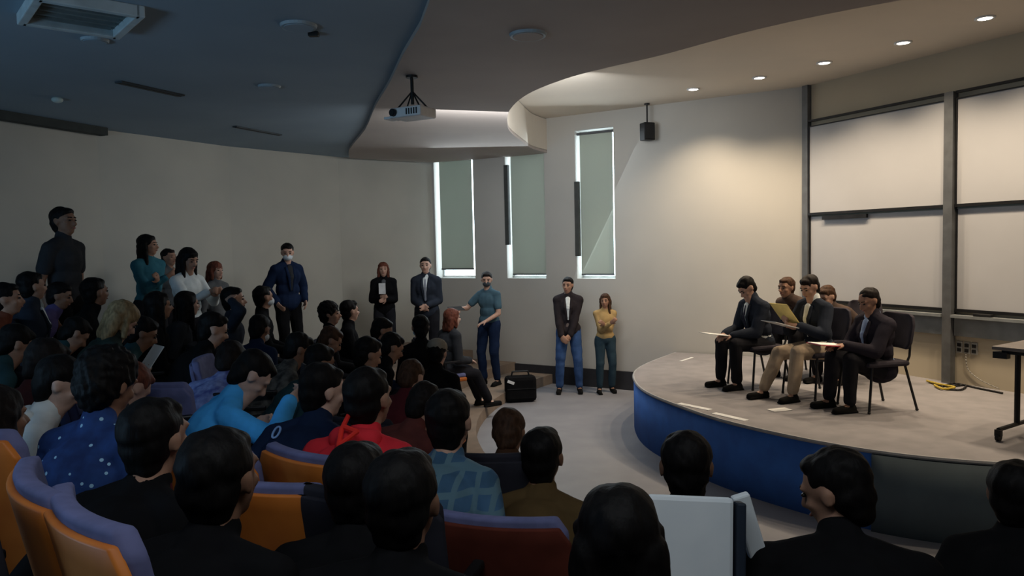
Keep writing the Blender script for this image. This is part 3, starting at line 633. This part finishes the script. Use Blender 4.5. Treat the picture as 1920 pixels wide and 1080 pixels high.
# ---- the five on the stage
def on_stage(px, py, d, **kw):
    return at(px, py, d)
steel = DARKM
def make_chair():
    r = empty('panel_chair', (0, 0, 0), 0, 'x', 'chair')
    MB().box((0, .02, .44), (.46, .43, .05)).build('seat', C_('chair_fabric', (.05, .045, .055)), r, bevel=.022)
    mb = MB(); V = []; n = 10
    for j, (z, w_) in enumerate(((.56, .36), (.62, .44), (.78, .45), (.86, .40), (.885, .30))):
        for sd_ in (0, 1):
            for k in range(n+1): u = k/n*2-1; V.append((u*w_/2, -.20-(z-.5)*.16+.03*u*u-(.035 if sd_ else 0), z))
    m = 2*(n+1); Fs = []
    for j in range(4):
        for k in range(n): a = j*m+k; b_ = a+n+1; Fs += [(a, a+1, a+m+1, a+m), (b_, b_+m, b_+m+1, b_+1)]
        Fs += [(j*m, j*m+m, j*m+m+n+1, j*m+n+1), (j*m+n, j*m+n+n+1, j*m+m+n+n+1, j*m+m+n)]
    for k in range(n): Fs.append((k, k+n+1, k+n+2, k+1)); a = 4*m+k; Fs.append((a, a+1, a+n+2, a+n+1))
    mb.add(V, Fs).build('backrest', C_('chair_fabric', (.05, .045, .055)), r, True, bevel=.01)
    for k in (-1, 1):
        MB().tube([(.21*k, .19, .42), (.225*k, .23, .01)], .012).build('leg', steel, r); MB().tube([(.20*k, -.16, .42), (.225*k, -.27, .01)], .012).build('leg', steel, r)
        MB().tube([(.20*k, .18, .425), (.20*k, -.17, .425), (.19*k, -.215, .50), (.17*k, -.245, .70)], .011).build('side_frame', steel, r)
        for yy in (.23, -.27): MB().ell((.225*k, yy, .010), (.016, .016, .010)).build('foot_cap', BLACK, r)
    return r
CH = make_chair(); ch_used = [False]
def place_chair(P, label):
    c = CH if not ch_used[0] else copy_tree(CH); ch_used[0] = True
    c.location = P['o']+P['R']@Vector((0, .045, 0)); c.location.z = SZ+.002; c.rotation_euler = (0, 0, P['root'].rotation_euler.z); c['label'] = label; c['group'] = 'chairs of the seated panel'
def sheet(name, c, R, size, m, label, cat, th=.004, group=None):
    o = MB().box((0, 0, 0), (*size, th)).build(name, m); o.matrix_world = Matrix.Translation(c)@R.to_4x4(); tag(o, label, cat, group); return o
def papers(P, dz=.02, pitch=25, size=(.21, .30), m=PAPER, label='', cat='paper', name='paper_sheet', fwd=.03, dx=0, th=.006):
    c = (P['hands'][0]+P['hands'][1])/2+P['R']@Vector((dx, fwd, 0))+Vector((0, 0, dz)); return sheet(name, c, P['R']@Matrix.Rotation(rad(pitch), 3, 'X'), size, m, label, cat, th)
def phone(P, i, label, pitch=60, dx=0, dz=.03):
    c = P['hands'][i]+P['R']@Vector((dx, .02, dz)); o = sheet('mobile_phone', c, P['R']@Matrix.Rotation(rad(pitch), 3, 'X'), (.075, .155), BLACK, label, 'phone', .009); return o
A = human('man in a dark grey suit at the left end of the seated panel, head bowed', at(1400, 531, 8.1), SZ, face=108, lean=.22, hp=.75, arms='lap', skin='light', jacket=K['suit'], shirt=K['white'], top=K['white'], tie=C_('tie_dark', (.03, .03, .05)), vox=.009, hL=(-.08, .42, .58), hR=(.10, .40, .58))
place_chair(A, 'chair under the bowed man in the dark grey suit at the left of the panel')
papers(A, .03, 8, label='white sheets on the knees of the leftmost panel man', fwd=.10)
Bm = human('panel member in a brown jacket behind and between the two men in front, looking out', at(1474, 532, 8.55), SZ, face=120, hp=.1, arms='lap', skin='tan', hairc='brown', jacket=K['suitb'], shirt=K['ochre'], top=K['ochre'], vox=.010)
place_chair(Bm, 'chair under the panel member in the brown jacket with the ochre shirt')
Cm = human('man in dark jacket and khaki trousers on the panel reading from a yellow folder', at(1518, 531, 7.55), SZ, face=112, lean=.15, hp=.5, arms='read', skin='light', hairc='dark', jacket=K['suit'], shirt=K['white'], top=K['white'], bottom=K['khaki'], vox=.009, feet=[(-.16, .50), (.12, .62)], hL=(-.12, .38, .74), hR=(.10, .36, .78))
place_chair(Cm, 'chair under the man in khaki trousers on the panel')
papers(Cm, .08, 50, (.24, .31), WARMP, 'yellow folder held up by the man in khaki trousers', 'folder', 'folder', .02)
papers(Cm, .0, 15, (.21, .30), PAPER, 'white sheet held under the yellow folder by the man in khaki trousers', fwd=.14, dx=-.05)
Dm = human('panel member in a brown jacket half hidden behind the man with the yellow folder', at(1550, 546, 8.15), SZ, face=118, hp=.45, arms='lap', skin='light', hairc='brown', jacket=K['suitb'], shirt=K['grey'], top=K['grey'], vox=.010)
place_chair(Dm, 'chair under the half hidden panel member in the brown jacket')
Em = human('heavy man in a dark suit at the right end of the seated panel, looking down', at(1629, 558, 6.95), SZ, face=102, lean=.12, hp=.45, arms='lap', skin='tan', hair='crop', hairc='dark', jacket=C_('dark_plum_suit', (.03, .027, .036)), shirt=K['lblue'], top=K['lblue'], wide=1.15, vox=.009, hL=(-.10, .42, .62), hR=(.10, .40, .60))
place_chair(Em, 'black framed chair under the heavy man at the right end of the panel')
papers(Em, .01, 5, (.23, .32), mat('red_folder', (.5, .05, .07), .8), 'red folder on the knees of the man at the right end of the panel', 'folder', 'folder', .06)
papers(Em, .018, 5, (.20, .27), PAPER, 'white sheet on the red folder of the man at the right end of the panel', fwd=.08)
p = onz(1462, 768, SZ+.003); sheet('paper_sheet', p, Matrix.Rotation(.3, 3, 'Z'), (.20, .12), PAPER, 'white paper lying on the stage by the shoes of the man in khaki trousers', 'paper', .002)
# ---- standing by the windows
def stand(px, ytop, d, label, face, **kw):
    x = at(px, ytop, d); s_ = kw.pop('s', None); fl = kw.pop('floor', None)
    fl = tier(x.x, x.y) if fl is None else fl
    H = x.z-fl; s_ = H/1.74
    return human(label, x-Vector((0, 0, .118*s_)), fl, face=face, sit=False, s=s_, **kw)
V1 = stand(1064, 515, 11.05, 'man in a dark vest and blue jeans standing by the window wall', 175, floor=0, arms='clasp', hp=.1, hy=-.3, skin='tan', top=C_('grey_brown_shirt', (.16, .13, .12)), jacket=C_('dark_vest', (.03, .025, .028)), shirt=K['white'], bottom=K['jean'], hL=(-.02, .17, .88), hR=(.10, .20, .86), feet=[(-.15, 0), (.15, .02)])
V2 = stand(1134, 547, 11.0, 'woman in an ochre top and dark jeans standing with folded arms by the window wall', 185, floor=0, arms='fold', hp=.05, hy=-.4, skin='tan', hair='long', hairc='brown', top=K['ochre'], bottom=K['djean'])
V3 = stand(912, 505, 11.0, 'man in a dark short sleeved shirt leaning forward beside the black bag, papers in hand', 150, arms='lap', hp=.2, hy=.5, skin='light', hairc='dark', top=K['bluegrey'], sleeve='short', bottom=K['navy'], mask=MD, hL=(-.10, .26, .98), hR=(.30, .35, 1.16))
sheet('paper_sheet', V3['hands'][1]+Vector((-.03, 0, .02)), Matrix.Rotation(.5, 3, 'Z')@Matrix.Rotation(.3, 3, 'X'), (.22, .15), C_('dark_card', (.05, .05, .05)), 'dark card held out by the standing man beside the first window', 'card')
V4 = stand(797, 478, 11.2, 'man in a dark suit and pale tie standing below the first window with hands clasped', 180, arms='clasp', skin='light', jacket=K['suit'], shirt=K['white'], top=K['white'], tie=C_('tie_pale', (.25, .27, .32)), hL=(-.04, .22, 1.06), hR=(.05, .22, 1.06))
V5 = stand(718, 488, 11.4, 'reddish haired woman in a black jacket standing left of the suited man at the wall', 190, arms='clasp', skin='light', hair='long', hairc='red', jacket=K['black'], shirt=K['grey'], top=K['grey'], hL=(-.03, .22, 1.0), hR=(.06, .22, 1.05))
MB().box(V5['hands'][1]+Vector((0, -.03, .12)), (.10, .01, .16)).build('name_badge', WHITEP); bpy.data.objects['name_badge'].location = (0, 0, 0); tag(bpy.data.objects['name_badge'], 'pale card in front of the chest of the woman in the black jacket', 'card')
V6 = stand(538, 451, 9.8, 'man in a navy jacket and face mask standing by the left wall, facing the stage', 222, arms='pocket', hy=-.4, hp=.25, skin='light', hairc='black', top=K['navy'], mask=MW, jacket=K['navy'], shirt=K['dgrey'], bottom=K['black'])
V7 = stand(118, 380, 6.8, 'tall man in dark clothes standing at the far left against the wall', 262, arms='down', skin='brown', top=K['dgrey'], sleeve='short', bottom=K['black'], wide=1.0)
V8 = stand(277, 434, 8.0, 'woman with long dark hair and a blue teal top standing at the left wall', 245, arms='fold', hair='long', hairc='black', top=K['teald'], skin='tan', hy=.5)
V9 = stand(353, 459, 7.6, 'woman with long dark hair and a white top standing at the left wall', 245, arms='phone', hair='long', hairc='black', top=K['white'], skin='tan', hp=.35)
V10 = stand(316, 461, 8.7, 'person in grey half hidden between the two women at the left wall', 250, arms='down', hairc='dark', top=K['grey'], skin='tan')
V11 = stand(404, 486, 8.8, 'person with reddish hair standing right of the woman in white at the left wall', 245, arms='down', hair='bob', hairc='red', top=K['grey'], skin='light')
# ---- seated audience
def sit(px, py, d, label, off=0, seat=True, slabel=None, fl=None, **kw):
    x = at(px, py, d); f = tier(x.x, x.y) if fl is None else fl
    fc = kw.pop('face', None); fc = toC(x, off) if fc is None else fc
    s_ = kw.pop('s', 1.0)
    P = human(label, x, f, face=fc, sit=True, s=s_, **kw)
    if seat:
        # keep the whole seat on one terrace
        place_seat(P, slabel or ('seat of the '+label), alt=kw.get('alt'))
    return P
def aud(px, py, d, nick, label, **kw): 
    kw.setdefault('slabel', 'auditorium seat under the '+nick); return sit(px, py, d, label, **kw)
DK = dict(alt=('back', C_('dark_seat_fabric', (.03, .03, .04))))  # shade of the unlit rows put into the seat back colour
def aud2(*a, **kw):
    alt = kw.pop('alt', DK['alt']); x = at(a[0], a[1], a[2]); f = tier(x.x, x.y); off = kw.pop('off', 0); fc = kw.pop('face', None); fc = toC(x, off) if fc is None else fc
    seat = kw.pop('seat', True)
    if kw.get('back') and off == 0: fc += 28
    if off == 0 and not kw.get('back'): fc += 10
    kw.setdefault('feet', [(-.11, .33), (.11, .37)])
    P = human(a[4], x, f, face=fc, sit=True, **kw)
    if seat: place_seat(P, 'auditorium seat under the '+a[3], alt=alt)
    return P
KB = K['black']
# far left block
aud2(12, 552, 5.3, 'person in rusty brown at the left picture edge', 'person in a rusty brown top seated at the left picture edge', top=C_('rust', (.16, .05, .03)), skin='tan', vox=.012)
p1 = aud2(60, 530, 6.0, 'man in the dark suit with the white scarf', 'man in dark suit and white scarf seated before the tall standing man', jacket=K['suit'], shirt=K['white'], top=K['white'], skin='tan', hy=.5, off=15)
aud2(112, 545, 6.6, 'dark haired person before the tall standing man', 'dark haired person in violet grey seated right below the tall standing man', top=K['violet'], skin='brown', hp=.3)
aud2(178, 540, 6.0, 'person with faint mask right of the tall standing man', 'person in black seated just right of the tall standing man', top=KB, skin='brown', hy=.6)
p2 = aud2(228, 585, 5.0, 'fair haired person bent over papers', 'fair haired person in a dark green coat bent over papers at the left', hair='bob', hairc='blond', skin='light', jacket=C_('dark_green', (.03, .045, .04)), shirt=K['khaki'], top=K['khaki'], hp=.7, lean=.45, off=20, arms='read', back=False)
papers(p2, .05, 55, (.20, .29), label='white sheets held up by the fair haired person at the left')
aud2(298, 567, 6.2, 'long haired girl in black, left of the pair', 'girl with long black hair seated below the woman in teal, left of a pair', hair='long', top=KB, skin='tan', hy=.3)
aud2(352, 564, 6.9, 'long haired girl in black, right of the pair', 'girl with long black hair seated below the woman in white, right of a pair', hair='long', top=K['dgrey'], skin='light', hy=.5)
aud2(438, 556, 6.8, 'person with hands behind the head', 'person in a dark jacket with both hands raised behind the head', top=K['suit'], arms='head', skin='light')
aud2(494, 552, 7.6, 'man in black with a white mask by the navy man', 'man in black with a white face mask seated in front of the navy jacket man', top=KB, mask=MW, skin='tan', hy=.6)
aud2(487, 607, 6.3, 'masked person in the middle of the hall', 'person in dark blue with a pale face mask bent forward in the left block', top=K['navy'], mask=MW, skin='brown', off=60, hp=.4)
aud2(400, 604, 5.2, 'hidden person in black, centre left', 'person in black seated behind the boy in the blue jersey', top=KB, skin='light', hp=.4)
aud2(268, 610, 5.4, 'person in dark teal beside the fair haired one', 'person in dark teal seated right of the fair haired person', top=K['teal'], skin='brown', hp=.5)
aud2(140, 606, 5.5, 'person leaning over in dark teal at the far left', 'person in a dark teal coat leaning far forward at the left', top=K['teal'], hairc='black', lean=.75, hp=.8, back=True)
aud2(28, 628, 4.5, 'person in dark teal at the left edge', 'person in dark teal leaning forward at the left picture edge', top=K['teal'], lean=.6, hp=.6, back=True)
# centre far
aud2(619, 583, 7.6, 'curly haired person before the plain wall', 'curly haired person in a black coat seated below the plain wall, left of a pair', hair='curly', top=KB, skin='tan', hy=-.2)
aud2(656, 578, 8.0, 'dark haired person right of the curly one', 'dark haired person in black seated below the plain wall, right of a pair', top=KB, skin='light', hy=.5)
p3 = aud2(620, 628, 6.4, 'person in the brown knitted cap', 'person in brown with bowed head in front of the curly haired person', hairc='brown', top=K['brown'], skin='tan', hp=.6, arms='read')
papers(p3, .06, 50, (.16, .22), label='white sheet before the person in brown in the middle')
aud2(560, 640, 5.4, 'person in the mottled coat', 'person in a dark mottled coat seated left of the person in brown', top=K['camo'], skin='brown', hp=.5)
aud2(717, 612, 6.9, 'person in dark blue below the woman in the black jacket', 'person in dark blue seated below the standing woman in the black jacket', top=K['navy'], skin='tan', hp=.4)
aud2(735, 640, 6.1, 'person in black left of the cyan mask', 'person in black seated left of the one with the cyan mask', top=KB, skin='tan', hp=.5)
aud2(788, 608, 7.0, 'person in the cyan mask', 'person in black wearing a bright cyan face mask', top=KB, mask=MC, skin='tan', off=95)
p4 = aud2(849, 592, 9.4, 'woman in the grey jacket on the front row end', 'woman in a grey jacket seated at the row end beside the leaning man', jacket=K['dgrey'], shirt=K['grey'], top=K['grey'], hairc='red', hair='bob', skin='pale', off=45, feet=[(-.05, .55), (.10, .60)])
aud2(820, 655, 6.4, 'person in the pale cap', 'person wearing a pale cap, seated in front of the woman in grey', cap=C_('cap_sand', (.30, .27, .22)), top=KB, skin='light', off=60, hp=.3)
aud2(770, 690, 4.9, 'person in maroon looking down', 'person in a maroon top and violet mask, right of the boy in red', top=K['maroon'], hairc='brown', skin='light', off=40, hp=.8, mask=C_('mask_violet', (.20, .14, .30)))
p5 = aud2(690, 655, 5.2, 'person in black behind the boy in red', 'person in black with bowed head behind the boy in red', top=KB, skin='tan', hp=.4)
p6 = aud2(795, 735, 3.9, 'person in black reading a phone, right of the boy in red', 'person in a brown red top holding a phone, seated right of the boy in red', hairc='dark', top=C_('brown_red', (.13, .04, .035)), skin='light', arms='phone', hp=.7, off=15)
phone(p6, 1, 'phone in the hands of the person in brown red')
aud2(600, 665, 4.9, 'dark person behind the ear of the boy in navy', 'person in dark teal seated just behind the boy in the navy jersey', top=K['teal'], skin='brown', hp=.3)
# middle left
p7 = aud2(432, 655, 4.6, 'boy in the blue jersey', 'boy in a mottled blue jersey looking down, just behind the sky blue shirt', top=K['jersey'], hairc='dark', skin='pale', hp=.7, off=50, arms='phone', alt=('back_shell', SEATF))
phone(p7, 1, 'phone in the hands of the boy in the blue jersey')
p8 = human('boy in a sky blue shirt hunched forward with one hand raised', at(473, 697, 3.7), .72, face=-62, lean=.60, hp=.9, hairc='black', top=K['sky'], skin='pale', arms='phone', vox=.008, back=True, hR=(.20, .52, .78), hL=(-.1, .40, .62))
place_seat(p8, 'lilac auditorium seat behind the boy in the sky blue shirt', alt=('back_shell', SEATF))
phone(p8, 1, 'dark phone in the raised hand of the boy in the sky blue shirt', 80, .02, .08)
p9 = aud2(606, 712, 3.22, 'boy in the navy jersey', 'boy in a navy jersey numbered 0, seen from behind', top=K['navy'], skin='pale', sleeve='short', vox=.008, off=0, hy=-.5, hp=.2, back=True, alt=None, wide=1.1)
p10 = aud2(692, 727, 2.82, 'boy in the red hoodie', 'boy in a bright red hoodie with black hair seen from behind', top=K['red'], skin='tan', vox=.008, hood=True, back=True, alt=None, hy=-.1, wide=1.1)
p11 = aud2(843, 768, 2.75, 'boy in the plaid shirt', 'boy in a blue plaid shirt seen from behind, right of the red hoodie', top=PLAID, skin='light', vox=.008, back=True, hr=0, shirt=K['grey'])
aud2(955, 878, 3.7, 'small dark haired person between plaid shirt and collar', 'dark haired person in brown with bowed head between plaid shirt and the round haircut', top=C_('dark_brown', (.07, .035, .02)), hairc='brown', skin='brown', off=40, hp=.6)
p12 = aud2(1017, 836, 2.95, 'person with the round haircut', 'person with round black haircut, pale collar and brown jacket before the grey floor', top=C_('olive_brown', (.11, .07, .03)), shirt=K['grey'], skin='brown', vox=.008, back=True, alt=('back_shell', C_('dull_red_seat', (.12, .03, .02))))
p13 = aud2(1286, 850, 2.4, 'person before the pale seat back', 'black haired person in black whose shoulders show above a pale grey seat back', seat=False, top=KB, skin='brown', vox=.008, back=True, hair='crop')
p14 = aud2(1566, 886, 2.15, 'man in black at the lower right', 'man in black at the lower right with his face turned left in profile', top=KB, skin='tan', vox=.008, hy=.95, hp=.35, face=-22, wide=1.3, seat=True)
p15 = aud2(1905, 905, 2.5, 'person at the right picture edge', 'dark haired person in black at the right picture edge above the orange seat', top=KB, skin='brown', back=True, alt=None, off=-5)
# near left
p16 = aud2(118, 775, 3.1, 'boy in the white hoodie', 'boy in a white hoodie looking right, beside the starry navy shirt at the lower left', top=K['white'], skin='pale', vox=.008, face=-72, hp=.45, hood=True, arms='lap', alt=None, hairc='black', lean=.5, s=.95)
p17 = aud2(205, 748, 2.65, 'boy in the starry navy shirt', 'curly haired boy in a navy shirt with white flecks at the lower left', top=STAR, skin='brown', hair='curly', vox=.008, back=True, hp=.35, lean=.35, wide=1.1, off=30, alt=None)
p18 = aud2(292, 795, 2.15, 'dark haired person before the starry shirt', 'person with a round black haircut and dark red collar, right of the starry navy shirt', top=KB, shirt=K['maroon'], skin='tan', vox=.008, back=True)
p19 = aud2(-8, 765, 2.6, 'brown haired person at the lower left edge', 'brown haired person in violet blue at the lower left picture edge', top=C_('violet_blue', (.05, .06, .16)), hair='bob', hairc='dark', skin='brown', vox=.009, back=True, alt=None)
p20 = aud2(243, 700, 3.6, 'reddish haired person behind the curly boy', 'reddish haired person in dark grey, head bowed, behind the curly haired boy', top=K['dgrey'], hairc='red', skin='light', hp=.8, lean=.6, back=True)
p25 = aud2(90, 700, 3.7, 'person in maroon at the left', 'person in dark maroon seated left of the purple seat back', top=C_('dark_maroon', (.06, .02, .02)), hairc='dark', skin='brown', hp=.5, back=True, alt=None, lean=.6)
# nearest row, dark against the light
p21 = aud2(413, 862, 1.75, 'large dark haired person at the bottom left', 'black haired person in a black coat with broad shoulders, nearest row at the bottom left', top=KB, skin='brown', vox=.008, back=True, wide=1.2)
p22 = aud2(672, 880, 2.05, 'black haired person before the red hoodie', 'black haired person in black right below the red hoodie', top=KB, skin='brown', vox=.008, back=True, hairc='black')
p23 = aud2(760, 1005, 1.7, 'large black figure at the bottom centre', 'black haired person in black, large at the bottom centre beside the plaid shirt', top=KB, skin='brown', vox=.008, back=True, wide=1.3)
p24 = aud2(1160, 975, 1.62, 'long haired person at the bottom', 'person with long black hair, large at the bottom in front of the pale seat', top=KB, skin='brown', vox=.008, back=True, hair='long')
if 0: p26 = aud2(1000, 1010, 1.9, 'dark figure at the bottom below the round haircut', 'person in black low at the bottom below the round haircut', top=KB, skin='brown', back=True, hp=.5, lean=.5)
# big pale seat back in front of the long haired person
c = Vector(at(1290, 1040, 1.98)); r = empty('auditorium_seat', (c.x, c.y, tier(c.x, c.y)), p13['root'].rotation_euler.z+rad(10), 'pale grey seat back with a dark right edge, at the bottom right of the centre', 'seat', 'auditorium seats')
z1 = at(1290, 935, 1.98).z-r.location.z; z0 = .45
MB().box((0, 0, (z0+z1)/2), (.235, .03, z1-z0), Matrix.Rotation(rad(4), 3, 'Y')@Matrix.Rotation(rad(-10), 3, 'X')).build('back_panel', PALES, r, bevel=.012)
MB().box((.135, .0, (z0+z1)/2-.01), (.025, .045, z1-z0-.02), Matrix.Rotation(rad(4), 3, 'Y')@Matrix.Rotation(rad(-10), 3, 'X')).build('side_edge', mat('navy_edge', (.02, .03, .05), .6), r, bevel=.006)
MB().box((0, .22, .44), (.45, .44, .08)).build('seat_cushion', SEATF, r, bevel=.02); MB().cyl((0, .2, 0), (0, .2, .42), .035).build('pedestal', DARKM, r)
MB().box((.20, .10, z1-.13), (.05, .03, .22), Matrix.Rotation(rad(-16), 3, 'Y')).build('pale_arm_panel', PALES, r, bevel=.006)
# number on the navy jersey
def put_text(body, P, loc, size, m, name, label=None):
    cu = bpy.data.curves.new(name, 'FONT'); cu.body = body; cu.size = size; cu.extrude = .002; cu.align_x = 'CENTER'; cu.align_y = 'CENTER'; cu.materials.append(m)
    o = bpy.data.objects.new(name, cu); COL.objects.link(o); dg = bpy.context.evaluated_depsgraph_get(); me = bpy.data.meshes.new_from_object(o.evaluated_get(dg)); bpy.data.objects.remove(o)
    o = bpy.data.objects.new(name, me); COL.objects.link(o); o.parent = P['root']; u, f = P['up'], P['fr']
    X = Vector((1, 0, 0)); o.matrix_local = Matrix.Translation(P['neck']+u*loc[1]-f*loc[2]+X*loc[0])@Matrix((X, u, -f)).transposed().to_4x4(); return o
NB = C_('number_white', (.25, .42, .75))
put_text('0', p9, (-.08, -.10, .112), .085, NB, 'jersey_number')
MB().box(p9['neck']+p9['up']*-.20-p9['fr']*.118+Vector((-.03, 0, 0)), (.10, .006, .03)).build('jersey_patch', C_('patch_white', (.5, .55, .6)), p9['root'])
# red drawstring of the hoodie
n_ = p10['neck']; u_ = p10['up']; f_ = p10['fr']
MB().tube([n_+u_*.09-f_*.07+Vector((-.05, 0, 0)), n_+u_*.03-f_*.11+Vector((-.03, 0, 0)), n_-u_*.03-f_*.15+Vector((-.01, 0, 0)), n_-u_*.10-f_*.165+Vector((.01, 0, 0)), n_-u_*.04-f_*.16+Vector((.06, 0, 0)), n_-u_*.02-f_*.15+Vector((0, 0, 0))], .009).build('drawstring', C_('bright_red', (.8, .04, .03)), p10['root'])
# seats standing free of people
def free_seat(px, py, d, face, label, alt=None):
    x = at(px, py, d); s_ = copy_tree(SEAT); f = tier(x.x, x.y); s_.location = (x.x, x.y, x.z-.95); s_.location.z = f; s_.rotation_euler = (0, 0, rad(face)); s_['label'] = label; s_['group'] = 'auditorium seats'; return s_
def seat_top(px, py, d0, d1, face, label):
    best = min((abs((lambda q: q.z-tier(q.x, q.y)-.95)(at(px, py, d0+(d1-d0)*k/200))), d0+(d1-d0)*k/200) for k in range(201))
    x = at(px, py, best[1])+Vector((-sin(rad(face)), cos(rad(face)), 0))*.29; s_ = copy_tree(SEAT); s_.location = (x.x, x.y, at(px, py, best[1]).z-.95); s_.rotation_euler = (0, 0, rad(face)); s_['label'] = label; s_['group'] = 'auditorium seats'
    if label.startswith('lilac'):
        for ch in s_.children:
            if ch.name.startswith('back_shell'): ch.data = ch.data.copy(); ch.data.materials[0] = SEATF
seat_top(30, 900, 1.4, 3.0, -50, 'orange backed auditorium seat at the lower left edge of the picture')
seat_top(115, 960, 1.4, 3.0, -45, 'orange backed auditorium seat below the boy in the starry shirt')
seat_top(555, 852, 2.0, 3.6, -35, 'orange backed auditorium seat behind the boy in the navy jersey')
seat_top(98, 706, 3.5, 4.6, -60, 'lilac auditorium seat above the boy in the white hoodie')
seat_top(365, 672, 3.4, 5.5, -80, 'lilac auditorium seat left of the boy in the blue jersey')
# the black bag on the first terrace
p = at(975, 692, 10.6); r = empty('travel_bag', (p.x, p.y, tier(p.x, p.y)), rad(8), 'black bag with a pale tag standing on the first terrace below the wall', 'bag')
MB().box((0, 0, .19), (.44, .22, .36)).build('bag_body', KB, r, bevel=.05)
MB().tube([(-.13, 0, .36), (-.11, 0, .43), (.11, 0, .43), (.13, 0, .36)], .012).build('handle', BLACK, r)
MB().box((-.15, -.115, .30), (.10, .006, .04), Matrix.Rotation(.4, 3, 'Y')).build('luggage_tag', WHITEP, r)
MB().box((.0, -.112, .2), (.40, .01, .012)).build('zip', DARKM, r)
# table at the right edge of the stage
p = onz(1872, 820, SZ+.03); q = onz(1965, 790, SZ+.03); dq = q-p; r = empty('wheeled_table', (p.x, p.y, SZ), atan2(dq.y, dq.x)-pi/2, 'dark folding table on castors at the right edge of the stage', 'table')
MB().box((.50, .33, .725), (1.1, .70, .028)).build('table_top', mat('table_laminate', (.16, .14, .13), .4), r, bevel=.006)
MB().box((.50, .33, .695), (1.0, .60, .03)).build('top_frame', BLACK, r)
for x in (0, .95):
    MB().tube([(x, .0, .09), (x, .60, .09)], .017).build('foot_bar', BLACK, r); MB().tube([(x, .30, .09), (x, .30, .70)], .022).build('leg', BLACK, r)
    for y in (0, .60):
        c = MB().cyl((x-.014, y, .033), (x+.014, y, .033), .032, n=14).build('castor', BLACK, r); MB().box((x, y, .065), (.045, .035, .05)).build('castor_fork', BLACK, c)
MB().box((.0, .03, .67), (.10, .06, .05)).build('hinge_bracket', BLACK, r)

for ch in list(SEAT.children_recursive)+[SEAT]: bpy.data.objects.remove(ch)

finish()
